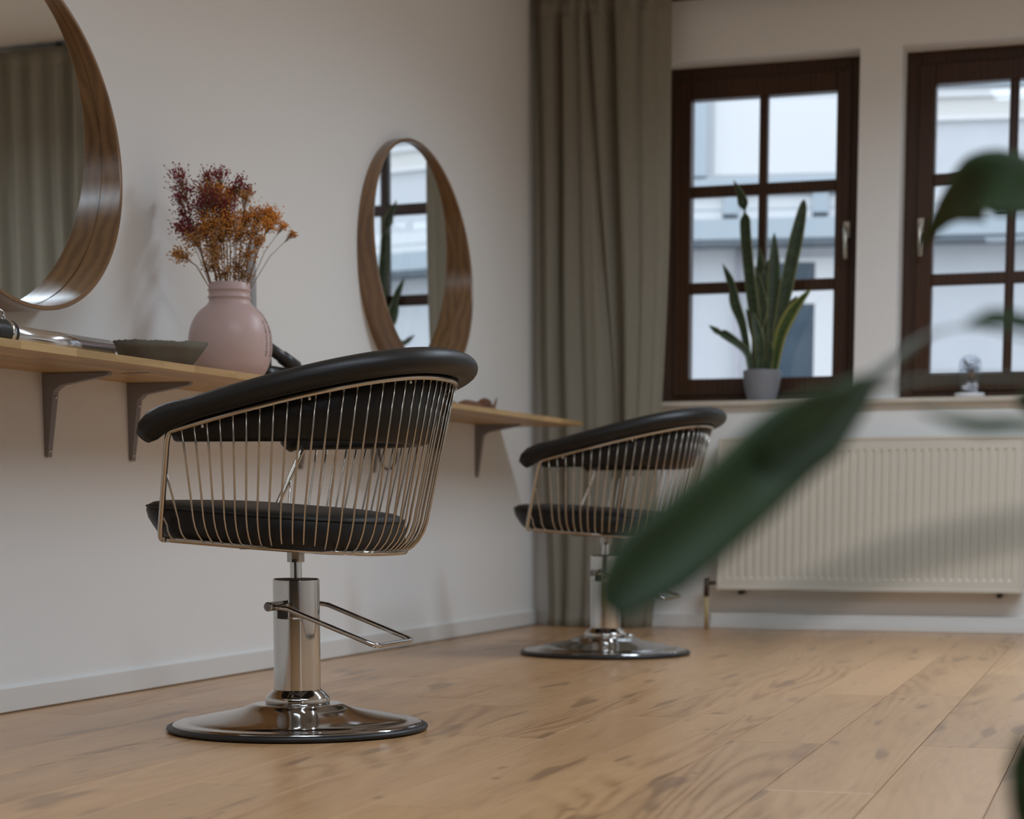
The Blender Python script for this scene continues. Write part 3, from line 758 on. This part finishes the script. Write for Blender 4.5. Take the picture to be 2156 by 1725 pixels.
# hair dryer behind the vase
hdr = thing('hair_dryer', 'black hair dryer lying behind the pink vase', 'hair dryer', (0.20, -3.02, SH1))
ax = Vector((0.02, 0.16, -0.052))
p0 = Vector((0, -0.105, 0.112)); 
MB().tube([p0+ax*0.0, p0+ax*0.02, p0+ax*0.55, p0+ax*0.56, p0+ax*1.0, p0+ax*1.02], lambda t: 0.017 if t < 0.5 else (0.0205 if t < 0.9 else 0.018), 20).build('handle', M['black'], hdr)
MB().tube([(0, -0.125, 0.028), (0, -0.12, 0.028), (0, -0.06, 0.030), (0, 0.0, 0.030)], lambda t: (0.022 if t < 0.1 else 0.027), 20).build('nozzle', M['black'], hdr)
MB().tube([(0, -0.105, 0.040), (0, -0.105, 0.070), (0, -0.104, 0.112)], lambda t: 0.016, 16).build('body', M['black'], hdr)

cdt = MB().box((0.0, -0.016, 0), (0.018, 0.016, 0.44), 0.003).build('cable_duct', M['steel'], None, (0.0, -2.822, SH1))
cdt.data.materials[0] = plain('duct_grey', (0.36, 0.36, 0.37), 0.5)
tag(cdt, 'slim grey cable duct on the wall behind the vase', 'duct')

# carved brown dish at the far shelf end
wd = MB()
path = [(-1.58, 0.026, 0.030), (-1.54, 0.036, 0.044), (-1.49, 0.036, 0.050), (-1.44, 0.034, 0.052), (-1.39, 0.026, 0.054), (-1.33, 0.023, 0.056), (-1.27, 0.026, 0.054), (-1.215, 0.045, 0.046), (-1.175, 0.062, 0.034), (-1.150, 0.060, 0.022), (-1.135, 0.052, 0.010)]
path = crom(path, 4); rows = []
for y, h, w in path:
    w *= 0.9
    top = [(-w, h), (-w*0.85, h+0.001), (-w*0.5, max(0.010, h-0.022)), (0, max(0.008, h-0.028)), (w*0.5, max(0.010, h-0.022)), (w*0.85, h+0.001), (w, h)]
    base = max(0.0, (h-0.045)*0.9) if y > -1.2 else 0.0
    bot = [(w*0.8, base+(h-base)*0.35), (w*0.4, base), (-w*0.4, base), (-w*0.8, base+(h-base)*0.35)]
    rows.append([(px, y+1.36, pz) for px, pz in top+bot])
wd.grid(rows, True, True); nn = len(rows[0])
wd.add(rows[0], [tuple(range(nn))]); wd.add(rows[-1], [tuple(range(nn))[::-1]])
wo = wd.build('carved_dish', M['brownwood'], None, (0.20, -1.36, SH1))
tag(wo, 'carved brown wooden dish with an upturned end near the shelf end', 'dish')

# ------------------------------------------------------------------ salon chairs
def U(s, w, yf, L, n):
    th = (s+1)/2*math.pi; c = math.cos(th); q = abs(math.sin(th))
    return math.copysign(w*abs(c)**(2/n), c), yf+L*q**(2/n)
def resample(P, m, closed=False):
    P = [Vector(p) for p in P]; d = [0.0]
    for a, b in zip(P, P[1:]): d.append(d[-1]+(b-a).length)
    out = []; j = 0
    for i in range(m):
        t = d[-1]*i/(m-1)
        while j < len(d)-2 and d[j+1] < t: j += 1
        k = (t-d[j])/max(1e-9, d[j+1]-d[j]); out.append(P[j].lerp(P[j+1], k))
    return out
def fillet(P, r, k=5):
    P = [Vector(p) for p in P]; out = [P[0]]
    for a, b, c in zip(P, P[1:], P[2:]):
        u, v = (a-b), (c-b)
        if u.normalized().dot(v.normalized()) > -0.97:
            p, q = b+u.normalized()*min(r, u.length*0.45), b+v.normalized()*min(r, v.length*0.45)
            for i in range(k+1):
                t = i/k; out.append(p*(1-t)**2+b*2*t*(1-t)+q*t*t)
        else: out.append(b)
    out.append(P[-1]); return out
fs_ = [math.sin(math.pi/2*(-1+2*i/400)) if False else -1+2*i/400 for i in range(401)]
def rail_raw():
    P = []
    for s in fs_:
        x, y = U(s, 0.350, -0.132, 0.4926, 2.46); k = (y+0.132)/0.4926
        P.append((x, y, 0.668+(0.7906-0.668)*k))
    return P
def ring_raw(off=0.0, dz=0.0):
    P = []
    for s in fs_:
        x, y = U(s, 0.2576+off, -0.207-off*0.4, 0.4445+off*1.4, 2.98); k = min(1, max(0, (y+0.207)/0.4445))
        P.append((x, y, 0.4399+(0.4073-0.4399)*k+dz))
    return P
RAIL = resample(rail_raw(), 81); RING = resample(ring_raw(), 81)
def at_curve(P, t):
    q = t*(len(P)-1); i = min(int(q), len(P)-2); return P[i].lerp(P[i+1], q-i)
def make_chair(label, loc, rz):
    t = thing('salon_chair', label, 'chair', loc, rz, 'wire salon chairs')
    # base and column
    MB().lathe([(0.0, 0.0005), (0.286, 0.0005), (0.296, 0.002), (0.3005, 0.007), (0.299, 0.0115), (0.292, 0.0145), (0.279, 0.0150)], 96, smooth=True).build('rubber_rim', M['rubber'], t)
    base = [(0.2865, 0.0152), (0.284, 0.0178), (0.278, 0.0195), (0.262, 0.0208), (0.254, 0.0220), (0.248, 0.0248), (0.235, 0.0285), (0.210, 0.0335), (0.180, 0.0390), (0.150, 0.0450), (0.128, 0.0505), (0.114, 0.0560), (0.106, 0.0595), (0.098, 0.0612), (0.073, 0.0615)]
    MB().lathe(crom(base, 3), 96).build('base_plate', M['chrome_dark_refl'], t)
    MB().lathe([(0.073, 0.0616), (0.0745, 0.064), (0.0745, 0.074), (0.072, 0.0775), (0.064, 0.086), (0.0565, 0.092), (0.0545, 0.0935)], 64).build('collar', M['chrome'], t)
    col = MB().lathe([(0.0535, 0.090), (0.0535, 0.0905), (0.0535, 0.2565), (0.0535, 0.2575), (0.0530, 0.258), (0.0530, 0.2592), (0.0535, 0.2597), (0.0535, 0.2607), (0.0535, 0.3425), (0.0535, 0.344), (0.0525, 0.3468), (0.050, 0.3478)], 64).build('column', M['chrome'], t)
    MB().lathe([(0.0499, 0.3476), (0.046, 0.3480), (0.0145, 0.3484)], 48).build('column_cap', M['darkcap'], col)
    MB().lathe([(0.0136, 0.346), (0.0136, 0.392)], 32).build('piston', M['chrome'], t)
    hb = MB().lathe([(0.0137, 0.3845), (0.0205, 0.3850), (0.0210, 0.387), (0.0210, 0.4148)], 8, smooth=False)
    hb.build('hub', M['nickel'], t)
    MB().box((0.021, 0.004, 0.385), (0.030, 0.012, 0.391)).build('hub_screw', M['darkcap'], t)
    # foot pump lever
    lv = [(0.112, -0.005, 0.288), (0.1105, 0.03, 0.283), (0.1105, 0.232, 0.2085), (0.104, 0.243, 0.2045), (-0.104, 0.243, 0.2045), (-0.1105, 0.232, 0.2085), (-0.1105, 0.03, 0.283), (-0.112, -0.005, 0.288)]
    lev = MB().tube(fillet(lv, 0.012, 4), 0.0056, 10).build('pump_lever', M['chrome'], t)
    MB().tube([(0.124, -0.012, 0.288), (0.1235, -0.012, 0.288), (0.055, -0.012, 0.288)], 0.0105, 16).build('pivot_sleeve', M['chrome'], lev)
    MB().tube([(-0.055, -0.012, 0.288), (-0.118, -0.012, 0.288)], 0.0105, 16).build('pivot_sleeve', M['chrome'], lev)
    MB().lathe([(0.0085, 0), (0.0085, 0.003), (0.004, 0.003), (0.004, 0.001), (0.0001, 0.001)], 16, Matrix.Translation((0.1235, -0.012, 0.288)) @ Matrix.Rotation(R(90), 4, 'Y')).build('pivot_bolt', M['steel'], lev)
    MB().box((0.050, -0.020, 0.258), (0.062, 0.002, 0.279), 0.002).build('pivot_stop', M['darkcap'], t)
    # frame loop: rail, uprights, lower ring
    loop = fillet(list(RAIL) + list(reversed(RING)), 0.035, 6)
    lp = list(RAIL[::-1]) + list(RING)
    lp = fillet([RING[1], RING[0]] + list(RAIL[:]) + [RING[-1], RING[-2]], 0.030, 6)
    MB().tube(lp[1:-1] + [RING[-2]] if False else lp, 0.0066, 10).build('upper_rail', M['wire'], t)
    MB().tube(RING[1:-1], 0.0060, 10).build('seat_ring', M['wire'], t)
    for yy in (-0.10, 0.10):
        xr = max(p.x for p in RING if abs(p.y-yy) < 0.03) - 0.002
        zz = 0.4399-0.0326*((yy+0.207)/0.4445)
        MB().tube([(-xr, yy, zz), (xr, yy, zz)], 0.0055, 8).build('cross_bar', M['wire'], t)
    MB().box((-0.075, -0.105, 0.4145), (0.075, 0.105, 0.4185), 0.001).build('mount_plate', M['steel'], t)
    # wires
    NW = 45
    def wire(top, rp, bend_out):
        top, rp = Vector(top), Vector(rp)
        nrm = Vector((rp.x, rp.y-0.0, 0)); 
        belly = rp + bend_out
        P = [top, top.lerp(belly, 0.35), top.lerp(belly, 0.7), top.lerp(belly, 0.86)]
        a = top.lerp(belly, 0.86)
        for q in (0.2, 0.4, 0.6, 0.8, 1.0):
            P.append(a*(1-q)**2 + (belly+Vector((0, 0, -0.030)))*2*q*(1-q) + rp*q*q)
        MB().tube(P, 0.00235, 6).build('wire', M['wire'], t)
    for k in range(NW):
        u = 0.024+(1-0.048)*k/(NW-1)
        tp = at_curve(RAIL, u); ub = 0.092+(1-0.184)*k/(NW-1); rp = at_curve(RING, ub)
        a, b = at_curve(RING, max(0, ub-0.01)), at_curve(RING, min(1, ub+0.01))
        tg = (b-a).normalized(); out = Vector((tg.y, -tg.x, 0))
        if out.dot(Vector((rp.x, rp.y, 0))) < 0: out = -out
        fb = 1-min(1, abs(rp.x)/0.26)**3
        bo_ = out*(0.031+0.014*fb) + Vector((0, 0, 0.040)) + (tp-rp)*0.03
        if rp.y < 0.10: bo_ += Vector((0, -0.014*(0.10-rp.y)/0.3, 0))
        wire(tp, rp, bo_)
    for sg in (0, 1):
        T, B = (RAIL[0], RING[0]) if sg == 0 else (RAIL[-1], RING[-1])
        for f_, ub in ((0.66, 0.066), (0.24, 0.040)):
            rp = at_curve(RING, ub if sg == 0 else 1-ub)
            wire(B.lerp(T, f_), rp, Vector((math.copysign(0.012, rp.x), -0.02, 0.03)))
    # seat cushion
    seat = MB(); n = 96; rows = []
    lev_ = [(0.0, 0.441, 0.0), (0.86, 0.441, 0), (0.955, 0.443, 0), (0.99, 0.453, -0.004), (1.0, 0.470, -0.014), (1.004, 0.486, -0.024), (1.0, 0.503, -0.030), (0.985, 0.514, -0.030), (0.955, 0.521, -0.026), (0.90, 0.5255, -0.02), (0.70, 0.530, -0.01), (0.35, 0.532, 0), (0.0, 0.532, 0)]
    for k, z, yo in lev_:
        row = []
        for i in range(n):
            a = 2*math.pi*i/n; c, s_ = math.cos(a), math.sin(a); e = 2/2.9 if s_ > 0 else 2/4.2
            x = math.copysign(0.258*k*abs(c)**e, c); y = math.copysign(0.247*k*abs(s_)**e, s_)
            y = y - 0.018 + (yo if y < 0 else 0)
            row.append((x, y, z - 0.073*(y+0.25)*(1.0)))
        rows.append(row)
    seat.grid(rows, True, True)
    so = seat.build('seat', M['leather'], t)
    # welt seam on the seat edge
    pr_ = []
    for i in range(n):
        a = 2*math.pi*i/n; c, s_ = math.cos(a), math.sin(a); e = 2/2.9 if s_ > 0 else 2/4.2
        x = math.copysign(0.2585*abs(c)**e, c)*0.993; y = math.copysign(0.2475*0.993*abs(s_)**e, s_)
        y = y - 0.018 + (-0.030 if y < 0 else 0)
        pr_.append((x, y, 0.511 - 0.073*(y+0.25)))
    MB().tube(pr_, 0.0028, 6, closed=True).build('piping', M['leather'], so)
    # padded roll on the rail
    ext = []
    P = [Vector(p) for p in RAIL]
    d0 = (P[0]-P[2]).normalized()
    e0 = [P[0]+Vector((0.0, -0.034, -0.031)), P[0]+Vector((0.0, -0.024, -0.020)), P[0]+Vector((0.001, -0.012, -0.009))]
    e1 = [Vector((-p.x, p.y, p.z)) for p in e0][::-1]
    Q = e0 + P[1:-1] + e1; Q = resample(Q, 90); m = len(Q); rows = []
    for i, p in enumerate(Q):
        a, b = Q[max(0, i-1)], Q[min(m-1, i+1)]; tg = (b-a).normalized()
        out = Vector((tg.y, -tg.x, 0)).normalized()
        if out.dot(Vector((p.x, p.y+0.1, 0))) < 0: out = -out
        upv = Vector((0, 0, 1)); upv = (upv - tg*upv.dot(tg)).normalized()
        e = min(i, m-1-i)
        endk = [0.55, 0.85, 0.96, 1.0][e] if e < 4 else 1.0
        back = min(1.0, max(0.0, (p.y+0.132)/0.49))
        rh, rv = (0.031+0.005*back)*endk, (0.0235+0.0045*back+0.010*max(0, 1-e/7))*endk
        c = p + out*(0.006+0.010*back) + upv*(0.0300+0.0055*back)
        rows.append([c + out*(rh*math.cos(2*math.pi*k/20)) + upv*(rv*math.sin(2*math.pi*k/20)) for k in range(20)])
    rl = MB().grid(rows, True, True); rl.add(rows[0], [tuple(range(20))], True); rl.add(rows[-1], [tuple(range(20))[::-1]], True)
    roll = rl.build('arm_roll', M['leather'], t)
    # inner back pad hanging below the roll
    rows = []
    P2 = resample(P, 72)
    for i, p in enumerate(P2):
        a, b = P2[max(0, i-1)], P2[min(71, i+1)]; tg = (b-a).normalized()
        inn_ = Vector((-tg.y, tg.x, 0)).normalized()
        if inn_.dot(Vector((p.x, p.y+0.1, 0))) > 0: inn_ = -inn_
        e = min(i, 71-i); th = 0.036*([0.8, 0.9, 0.96][e] if e < 3 else 1)
        zb_ = 0.648; zt_ = p.z+0.020; h = zt_-zb_
        lean = (p.z-zb_)*0.16        # wires lean inward as they go down
        o0, o1 = 0.009, 0.009+th
        sec = [(o0, zt_), (o0+0.33*h-0.004, zb_+0.012), (o0+0.34*h+0.004, zb_+0.003), (o0+0.34*h+th*0.5, zb_), (o1+0.34*h-0.006, zb_+0.004), (o1+0.33*h, zb_+0.014), (o1, zt_)]
        rows.append([Vector((p.x, p.y, 0)) + inn_*o + Vector((0, 0, z)) for o, z in sec])
    k = len(rows[0])
    pd = MB().grid(rows, True, True); pd.add(rows[0], [tuple(range(k))]); pd.add(rows[-1], [tuple(range(k))[::-1]])
    pd.build('back_pad', M['leather'], t)
    # little clips where the pad is fixed under the rail
    for u in (0.06, 0.23, 0.40, 0.60, 0.77, 0.94):
        p = at_curve(RAIL, u)
        MB().lathe([(0.0001, -0.004), (0.0035, -0.003), (0.0035, 0.003), (0.0001, 0.004)], 8, Matrix.Translation(p+Vector((0, 0, -0.0095)))).build('rail_clip', M['chrome'], t)
    return t
ch1 = make_chair('nearer black leather salon chair with wire basket frame, in front of the shelf', (0.847, -4.325, 0), R(-90))
ch2 = copy_tree(ch1); ch2.location = (0.822, -1.710, 0); ch2.rotation_euler = (0, 0, R(-90))
ch2['label'] = 'farther black leather salon chair with wire frame, beside curtain and radiator'
MB().lathe([(0.0185, 0.0), (0.0185, 0.010), (0.0165, 0.014), (0.010, 0.0165), (0.0001, 0.017)], 24).build('base_knob', M['chrome'], ch2, (0.012, 0.088, 0.0585))

# ------------------------------------------------------------------ leaves
def blade(pts, wid, mat, name, parent, facing, fold=0.25, thick=0.0012, nu=5, sub=6, twist=None):
    """a leaf: centre line pts, half width wid(t), surface facing 'facing', folded along the midrib"""
    P = crom([tuple(p) for p in pts], sub); P = [Vector(p) for p in P]; m = len(P); rows = []; uvs = []
    F = Vector(facing).normalized()
    for i, p in enumerate(P):
        tg = (P[min(m-1, i+1)]-P[max(0, i-1)]).normalized()
        t = i/(m-1)
        f = F
        if twist: f = Matrix.Rotation(twist(t), 3, tg) @ F
        side = tg.cross(f)
        if side.length < 1e-5: side = tg.orthogonal()
        side.normalize(); nn = side.cross(tg).normalized(); w = wid(t)
        row = []
        for k in range(nu):
            a = -1+2*k/(nu-1); row.append(p + side*(a*w) + nn*(fold*w*abs(a)))
        rows.append(row)
    mb = MB().grid(rows); me = mb.mesh(name, mat)
    uvl = me.uv_layers.new(name='UVMap')
    for lp in me.loops:
        i, k = divmod(lp.vertex_index, nu); uvl.data[lp.index].uv = (k/(nu-1), i/(m-1))
    o = link(name, me, parent)
    s_ = o.modifiers.new('thickness', 'SOLIDIFY'); s_.thickness = thick; s_.offset = 0
    return o

# snake plant on the sill
SPX, SPY, SPZ = 0.995, 0.055, 0.967
sp = thing('snake_plant', 'snake plant with upright yellow edged leaves on the sill at the first window', 'plant', (SPX, SPY, SPZ))
pot = MB().lathe(crom([(0.0, 0.0), (0.050, 0.0), (0.060, 0.004), (0.070, 0.040), (0.0785, 0.085), (0.0805, 0.115), (0.0795, 0.1295)], 3) + [(0.0775, 0.131), (0.0755, 0.1295), (0.0755, 0.112)], 56).build('pot', M['pot'], sp)
MB().lathe([(0.0754, 0.113), (0.04, 0.116), (0.0001, 0.118)], 40).build('soil', M['soil'], sp)
LV = [[(0.956, 1.088), (0.964, 1.257), (0.94, 1.456), (0.917, 1.653), (0.911, 1.742), (0.898, 1.811), (0.858, 1.895)], [(1.044, 1.086), (1.066, 1.274), (1.112, 1.528), (1.155, 1.741), (1.164, 1.798)], [(0.997, 1.087), (0.991, 1.355), (0.982, 1.513), (0.973, 1.608)], [(1.024, 1.087), (1.038, 1.373), (1.041, 1.55), (1.039, 1.668)], [(1.052, 1.106), (1.076, 1.234), (1.129, 1.341), (1.203, 1.427)], [(0.956, 1.098), (0.924, 1.178), (0.844, 1.244), (0.807, 1.261), (0.763, 1.292)], [(0.949, 1.118), (0.912, 1.278), (0.876, 1.379), (0.86, 1.458), (0.817, 1.549)], [(0.983, 1.097), (0.964, 1.237), (0.917, 1.361)], [(1.011, 1.087), (1.048, 1.334), (1.102, 1.532)], [(1.036, 1.096), (1.09, 1.303), (1.136, 1.406)], [(0.974, 1.098), (0.976, 1.257), (0.997, 1.375), (0.959, 1.534)], [(1.007, 1.087), (1.009, 1.256), (0.993, 1.454), (1.024, 1.571)], [(1.02, 1.097), (1.035, 1.166), (1.026, 1.225)], [(0.987, 1.087), (0.985, 1.217), (0.952, 1.346)], [(1.032, 1.086), (1.021, 1.275), (1.063, 1.451)]]
WD = [0.022, 0.029, 0.026, 0.026, 0.030, 0.019, 0.024, 0.021, 0.026, 0.024, 0.025, 0.024, 0.017, 0.023, 0.025]
DY = [0.01, -0.01, 0.015, -0.005, -0.025, -0.01, 0.0, 0.02, 0.02, 0.015, -0.005, 0.005, -0.03, -0.02, 0.0]
for i, l in enumerate(LV):
    pts = [(x-SPX, DY[i]*(0.5+0.5*k/(len(l)-1)), z-SPZ) for k, (x, z) in enumerate(l)]
    # keep leaf roots inside the pot
    pts[0] = (max(-0.055, min(0.055, pts[0][0])), pts[0][1], 0.112)
    if i == 0: wf = lambda t: 0.025*min(1, 0.45+2*t)*(1-0.0*t)*(1-0.88*math.exp(-((t-0.715)/0.05)**2))*max(0.03, min(1, (1-t)*5.5))
    elif i in (5, 6): wf = lambda t, w=WD[i]: w*min(1, 0.45+1.2*t)*(1-0.45*math.exp(-((t-(0.62 if w < 0.017 else 0.72))/0.07)**2))*max(0.03, min(1, (1-t)*4))
    else: wf = lambda t, w=WD[i]: w*min(1, 0.5+1.2*t)*max(0.03, min(1, (1-t)*2.6)**0.8)
    blade(pts, wf, M['snake_y'] if i == 4 else M['snake'], 'leaf', sp, (0.25 if i % 2 else -0.2, -1, 0.05), 0.22, 0.002, 7, 6)

# glass cloche with dried sprigs on the sill of the second window
cd = thing('glass_cloche', 'small glass cloche with dried sprigs and cotton on white base, second window sill', 'cloche', (1.867, 0.045, 0.967))
MB().lathe([(0.0001, 0.0), (0.059, 0.0), (0.061, 0.003), (0.061, 0.015), (0.059, 0.018), (0.0001, 0.018)], 48).build('base', M['white'], cd)
MB().lathe([(0.0475, 0.0185), (0.0475, 0.125), (0.0455, 0.143), (0.0385, 0.159), (0.026, 0.170), (0.012, 0.1745), (0.0001, 0.1755)], 48).build('dome', M['dome'], cd)
ct = MB(); rg3 = random.Random(2)
for _ in range(14):
    c = Vector((rg3.uniform(-0.024, 0.024), rg3.uniform(-0.024, 0.024), 0.029+rg3.uniform(0, 0.030))); r = rg3.uniform(0.010, 0.015)
    rr = math.hypot(c.x, c.y)
    if rr > 0.028: c.x *= 0.028/rr; c.y *= 0.028/rr
    ct.lathe([(0.0001, -r), (r*0.6, -r*0.8), (r, 0), (r*0.6, r*0.8), (0.0001, r)], 10, Matrix.Translation(c))
ct.build('cotton', M['cotton'], cd, fix=False)
MB().lathe([(0.0001, -0.013), (0.008, -0.010), (0.013, 0), (0.008, 0.010), (0.0001, 0.013)], 18, Matrix.Translation((0.006, -0.012, 0.091))).build('ball', M['cork'], cd)
tw = MB()
for _ in range(46):
    a = rg3.uniform(0, 6.28); r = 0.036*math.sqrt(rg3.random()); h = rg3.uniform(0.100, 0.152)
    e = Vector((r*math.cos(a), r*math.sin(a), h)); tw.tube([(0.004, 0, 0.075), (e*0.5+Vector((0, 0, 0.05))), e], 0.0007, 3, caps=False)
    for q in range(9):
        c = e + Vector((rg3.gauss(0, 0.003), rg3.gauss(0, 0.003), rg3.gauss(0, 0.004)))
        if math.hypot(c.x, c.y) < 0.042: tw.lathe([(0.0001, -0.0016), (0.0018, 0), (0.0001, 0.0016)], 4, Matrix.Translation(c))
tw.build('sprigs', M['sprig'], cd, fix=False)

# ------------------------------------------------------------------ house plant close to the camera, right
PX, PY = 2.825, -6.93
hp = thing('house_plant', 'large green leaved house plant close to the camera at the right edge', 'plant', (PX, PY, 0))
O = Vector((PX, PY, 0))
MB().lathe([(0.0001, 0.001), (0.085, 0.001), (0.092, 0.006), (0.115, 0.17), (0.118, 0.185), (0.112, 0.185), (0.108, 0.160), (0.0001, 0.158)], 48).build('pot', M['terracotta'], hp)
def loc(L): return [Vector(p)-O for p in L]
stem_pts = loc([(2.8325, -6.935, 0.155), (2.82, -6.94, 0.35), (2.80, -6.945, 0.50), (2.79, -6.945, 0.58), (2.785, -6.945, 0.64), (2.78, -6.942, 0.68)])
MB().tube(crom([tuple(p) for p in stem_pts], 4), lambda t: 0.009-0.003*t, 10).build('stem', M['petiole'], hp)
def pet(L, r0=0.004, r1=None, fast=1.0):
    MB().tube(crom([tuple(p) for p in loc(L)], 5), lambda t: r0+((r1 or r0)-r0)*min(1, t*fast), 8).build('petiole', M['petiole'], hp)
LA = [(2.5142, -7.5018, 0.445), (2.5217, -7.4865, 0.461), (2.545, -7.4539, 0.4863), (2.5647, -7.4119, 0.5113), (2.5806, -7.3714, 0.5349), (2.598, -7.331, 0.554), (2.6147, -7.2794, 0.5791)]
def wA(t): return 0.0235*max(0.12, min(1, (t+0.08)*3.2))**0.8*(1 if t < 0.75 else max(0.2, 1-(t-0.75)*3.0))
blade(loc(LA), wA, M['monstera'], 'leaf', hp, (0.55, -0.75, 0.55), 0.28, 0.0012, 7, 6)
pet([(2.6147, -7.2794, 0.5791), (2.6246, -7.2092, 0.6012), (2.6364, -7.1388, 0.6202), (2.6569, -7.0667, 0.6288), (2.6928, -7.0234, 0.6213), (2.788, -6.945, 0.5975)], 0.0048, 0.0010, 2.2)
LB = [(2.565, -6.7348, 0.7215), (2.5937, -6.7752, 0.7475), (2.6168, -6.8086, 0.7575), (2.64, -6.8319, 0.7625), (2.6647, -6.8563, 0.7518), (2.6924, -6.8803, 0.7398)]
def wB(t): return 0.028*max(0.10, min(1, (t+0.02)*1.9))**1.25*(1 if t < 0.8 else max(0.3, 1-(t-0.8)*3))
blade(loc(LB), wB, M['monstera'], 'leaf', hp, (0.35, -0.95, 0.05), 0.18, 0.0012, 7, 6)
LG = [(2.5701, -7.3976, 0.5249), (2.578, -7.3932, 0.5383), (2.5897, -7.3769, 0.5509), (2.6012, -7.3502, 0.5614), (2.6144, -7.3125, 0.5715)]
blade(loc(LG), lambda t: 0.013*max(0.2, min(1, (t+0.1)*2.2))*max(0.25, min(1, (1.1-t)*2.5)), M['monstera'], 'leaf', hp, (0.35, -0.9, 0.0), 0.15, 0.001, 5, 5)
pet([(2.6144, -7.3125, 0.5715), (2.65, -7.20, 0.585), (2.72, -7.05, 0.59), (2.792, -6.945, 0.57)], 0.0022)
pet([(2.6923, -6.8801, 0.7416), (2.735, -6.9154, 0.715), (2.782, -6.944, 0.66)], 0.0035)
LC = [(2.6615, -7.1941, 0.6203), (2.673, -7.1899, 0.6222), (2.6846, -7.1858, 0.6228), (2.6992, -7.1812, 0.6197), (2.7183, -7.1538, 0.6166)]
blade(loc(LC), lambda t: 0.007*max(0.1, min(1, t*3))*max(0.2, min(1, (1.15-t)*3)), M['monstera'], 'leaf', hp, (0.3, -0.8, 0.5), 0.3, 0.001, 5, 5)
pet([(2.7183, -7.1538, 0.6166), (2.75, -7.05, 0.61), (2.790, -6.946, 0.5764)], 0.003)
LD = [(2.6555, -7.364, 0.558), (2.6711, -7.3595, 0.5518), (2.6893, -7.3539, 0.547), (2.7063, -7.3373, 0.5482), (2.7229, -7.3103, 0.5477)]
blade(loc(LD), lambda t: 0.008*max(0.1, min(1, t*2.2)), M['monstera'], 'leaf', hp, (0.2, -0.6, 0.8), 0.3, 0.001, 5, 5)
pet([(2.7229, -7.3103, 0.5477), (2.77, -7.12, 0.548), (2.797, -6.947, 0.5343)], 0.003)
LE = [(2.7234, -7.4171, 0.3809), (2.7267, -7.4187, 0.3603), (2.7288, -7.4207, 0.3398), (2.7345, -7.4012, 0.3106)]
blade(loc(LE), lambda t: 0.011*max(0.12, min(1, t*3.5)), M['monstera'], 'leaf', hp, (0.35, -0.9, 0.2), 0.2, 0.001, 5, 5)
pet([(2.7345, -7.4012, 0.3106), (2.7444, -7.3129, 0.3083), (2.80, -6.96, 0.3868), (2.818, -6.941, 0.38)], 0.003)
LF = [(2.6764, -6.9812, 0.5799), (2.6837, -6.9785, 0.5816), (2.6938, -6.9753, 0.5799), (2.711, -6.9708, 0.5694)]
blade(loc(LF), lambda t: 0.012*max(0.25, min(1, t*2.5)), M['monstera'], 'leaf', hp, (0.3, -0.9, 0.3), 0.2, 0.001, 5, 5)
pet([(2.711, -6.9708, 0.5694), (2.75, -6.96, 0.558), (2.796, -6.946, 0.5448)], 0.003)
pet([(2.7023, -8.0308, 0.468), (2.7144, -8.0042, 0.4767), (2.729, -7.9768, 0.4853), (2.7451, -7.9492, 0.4908), (2.7678, -7.8982, 0.496), (2.80, -7.60, 0.505), (2.82, -7.2, 0.50), (2.806, -6.944, 0.47)], 0.0028)
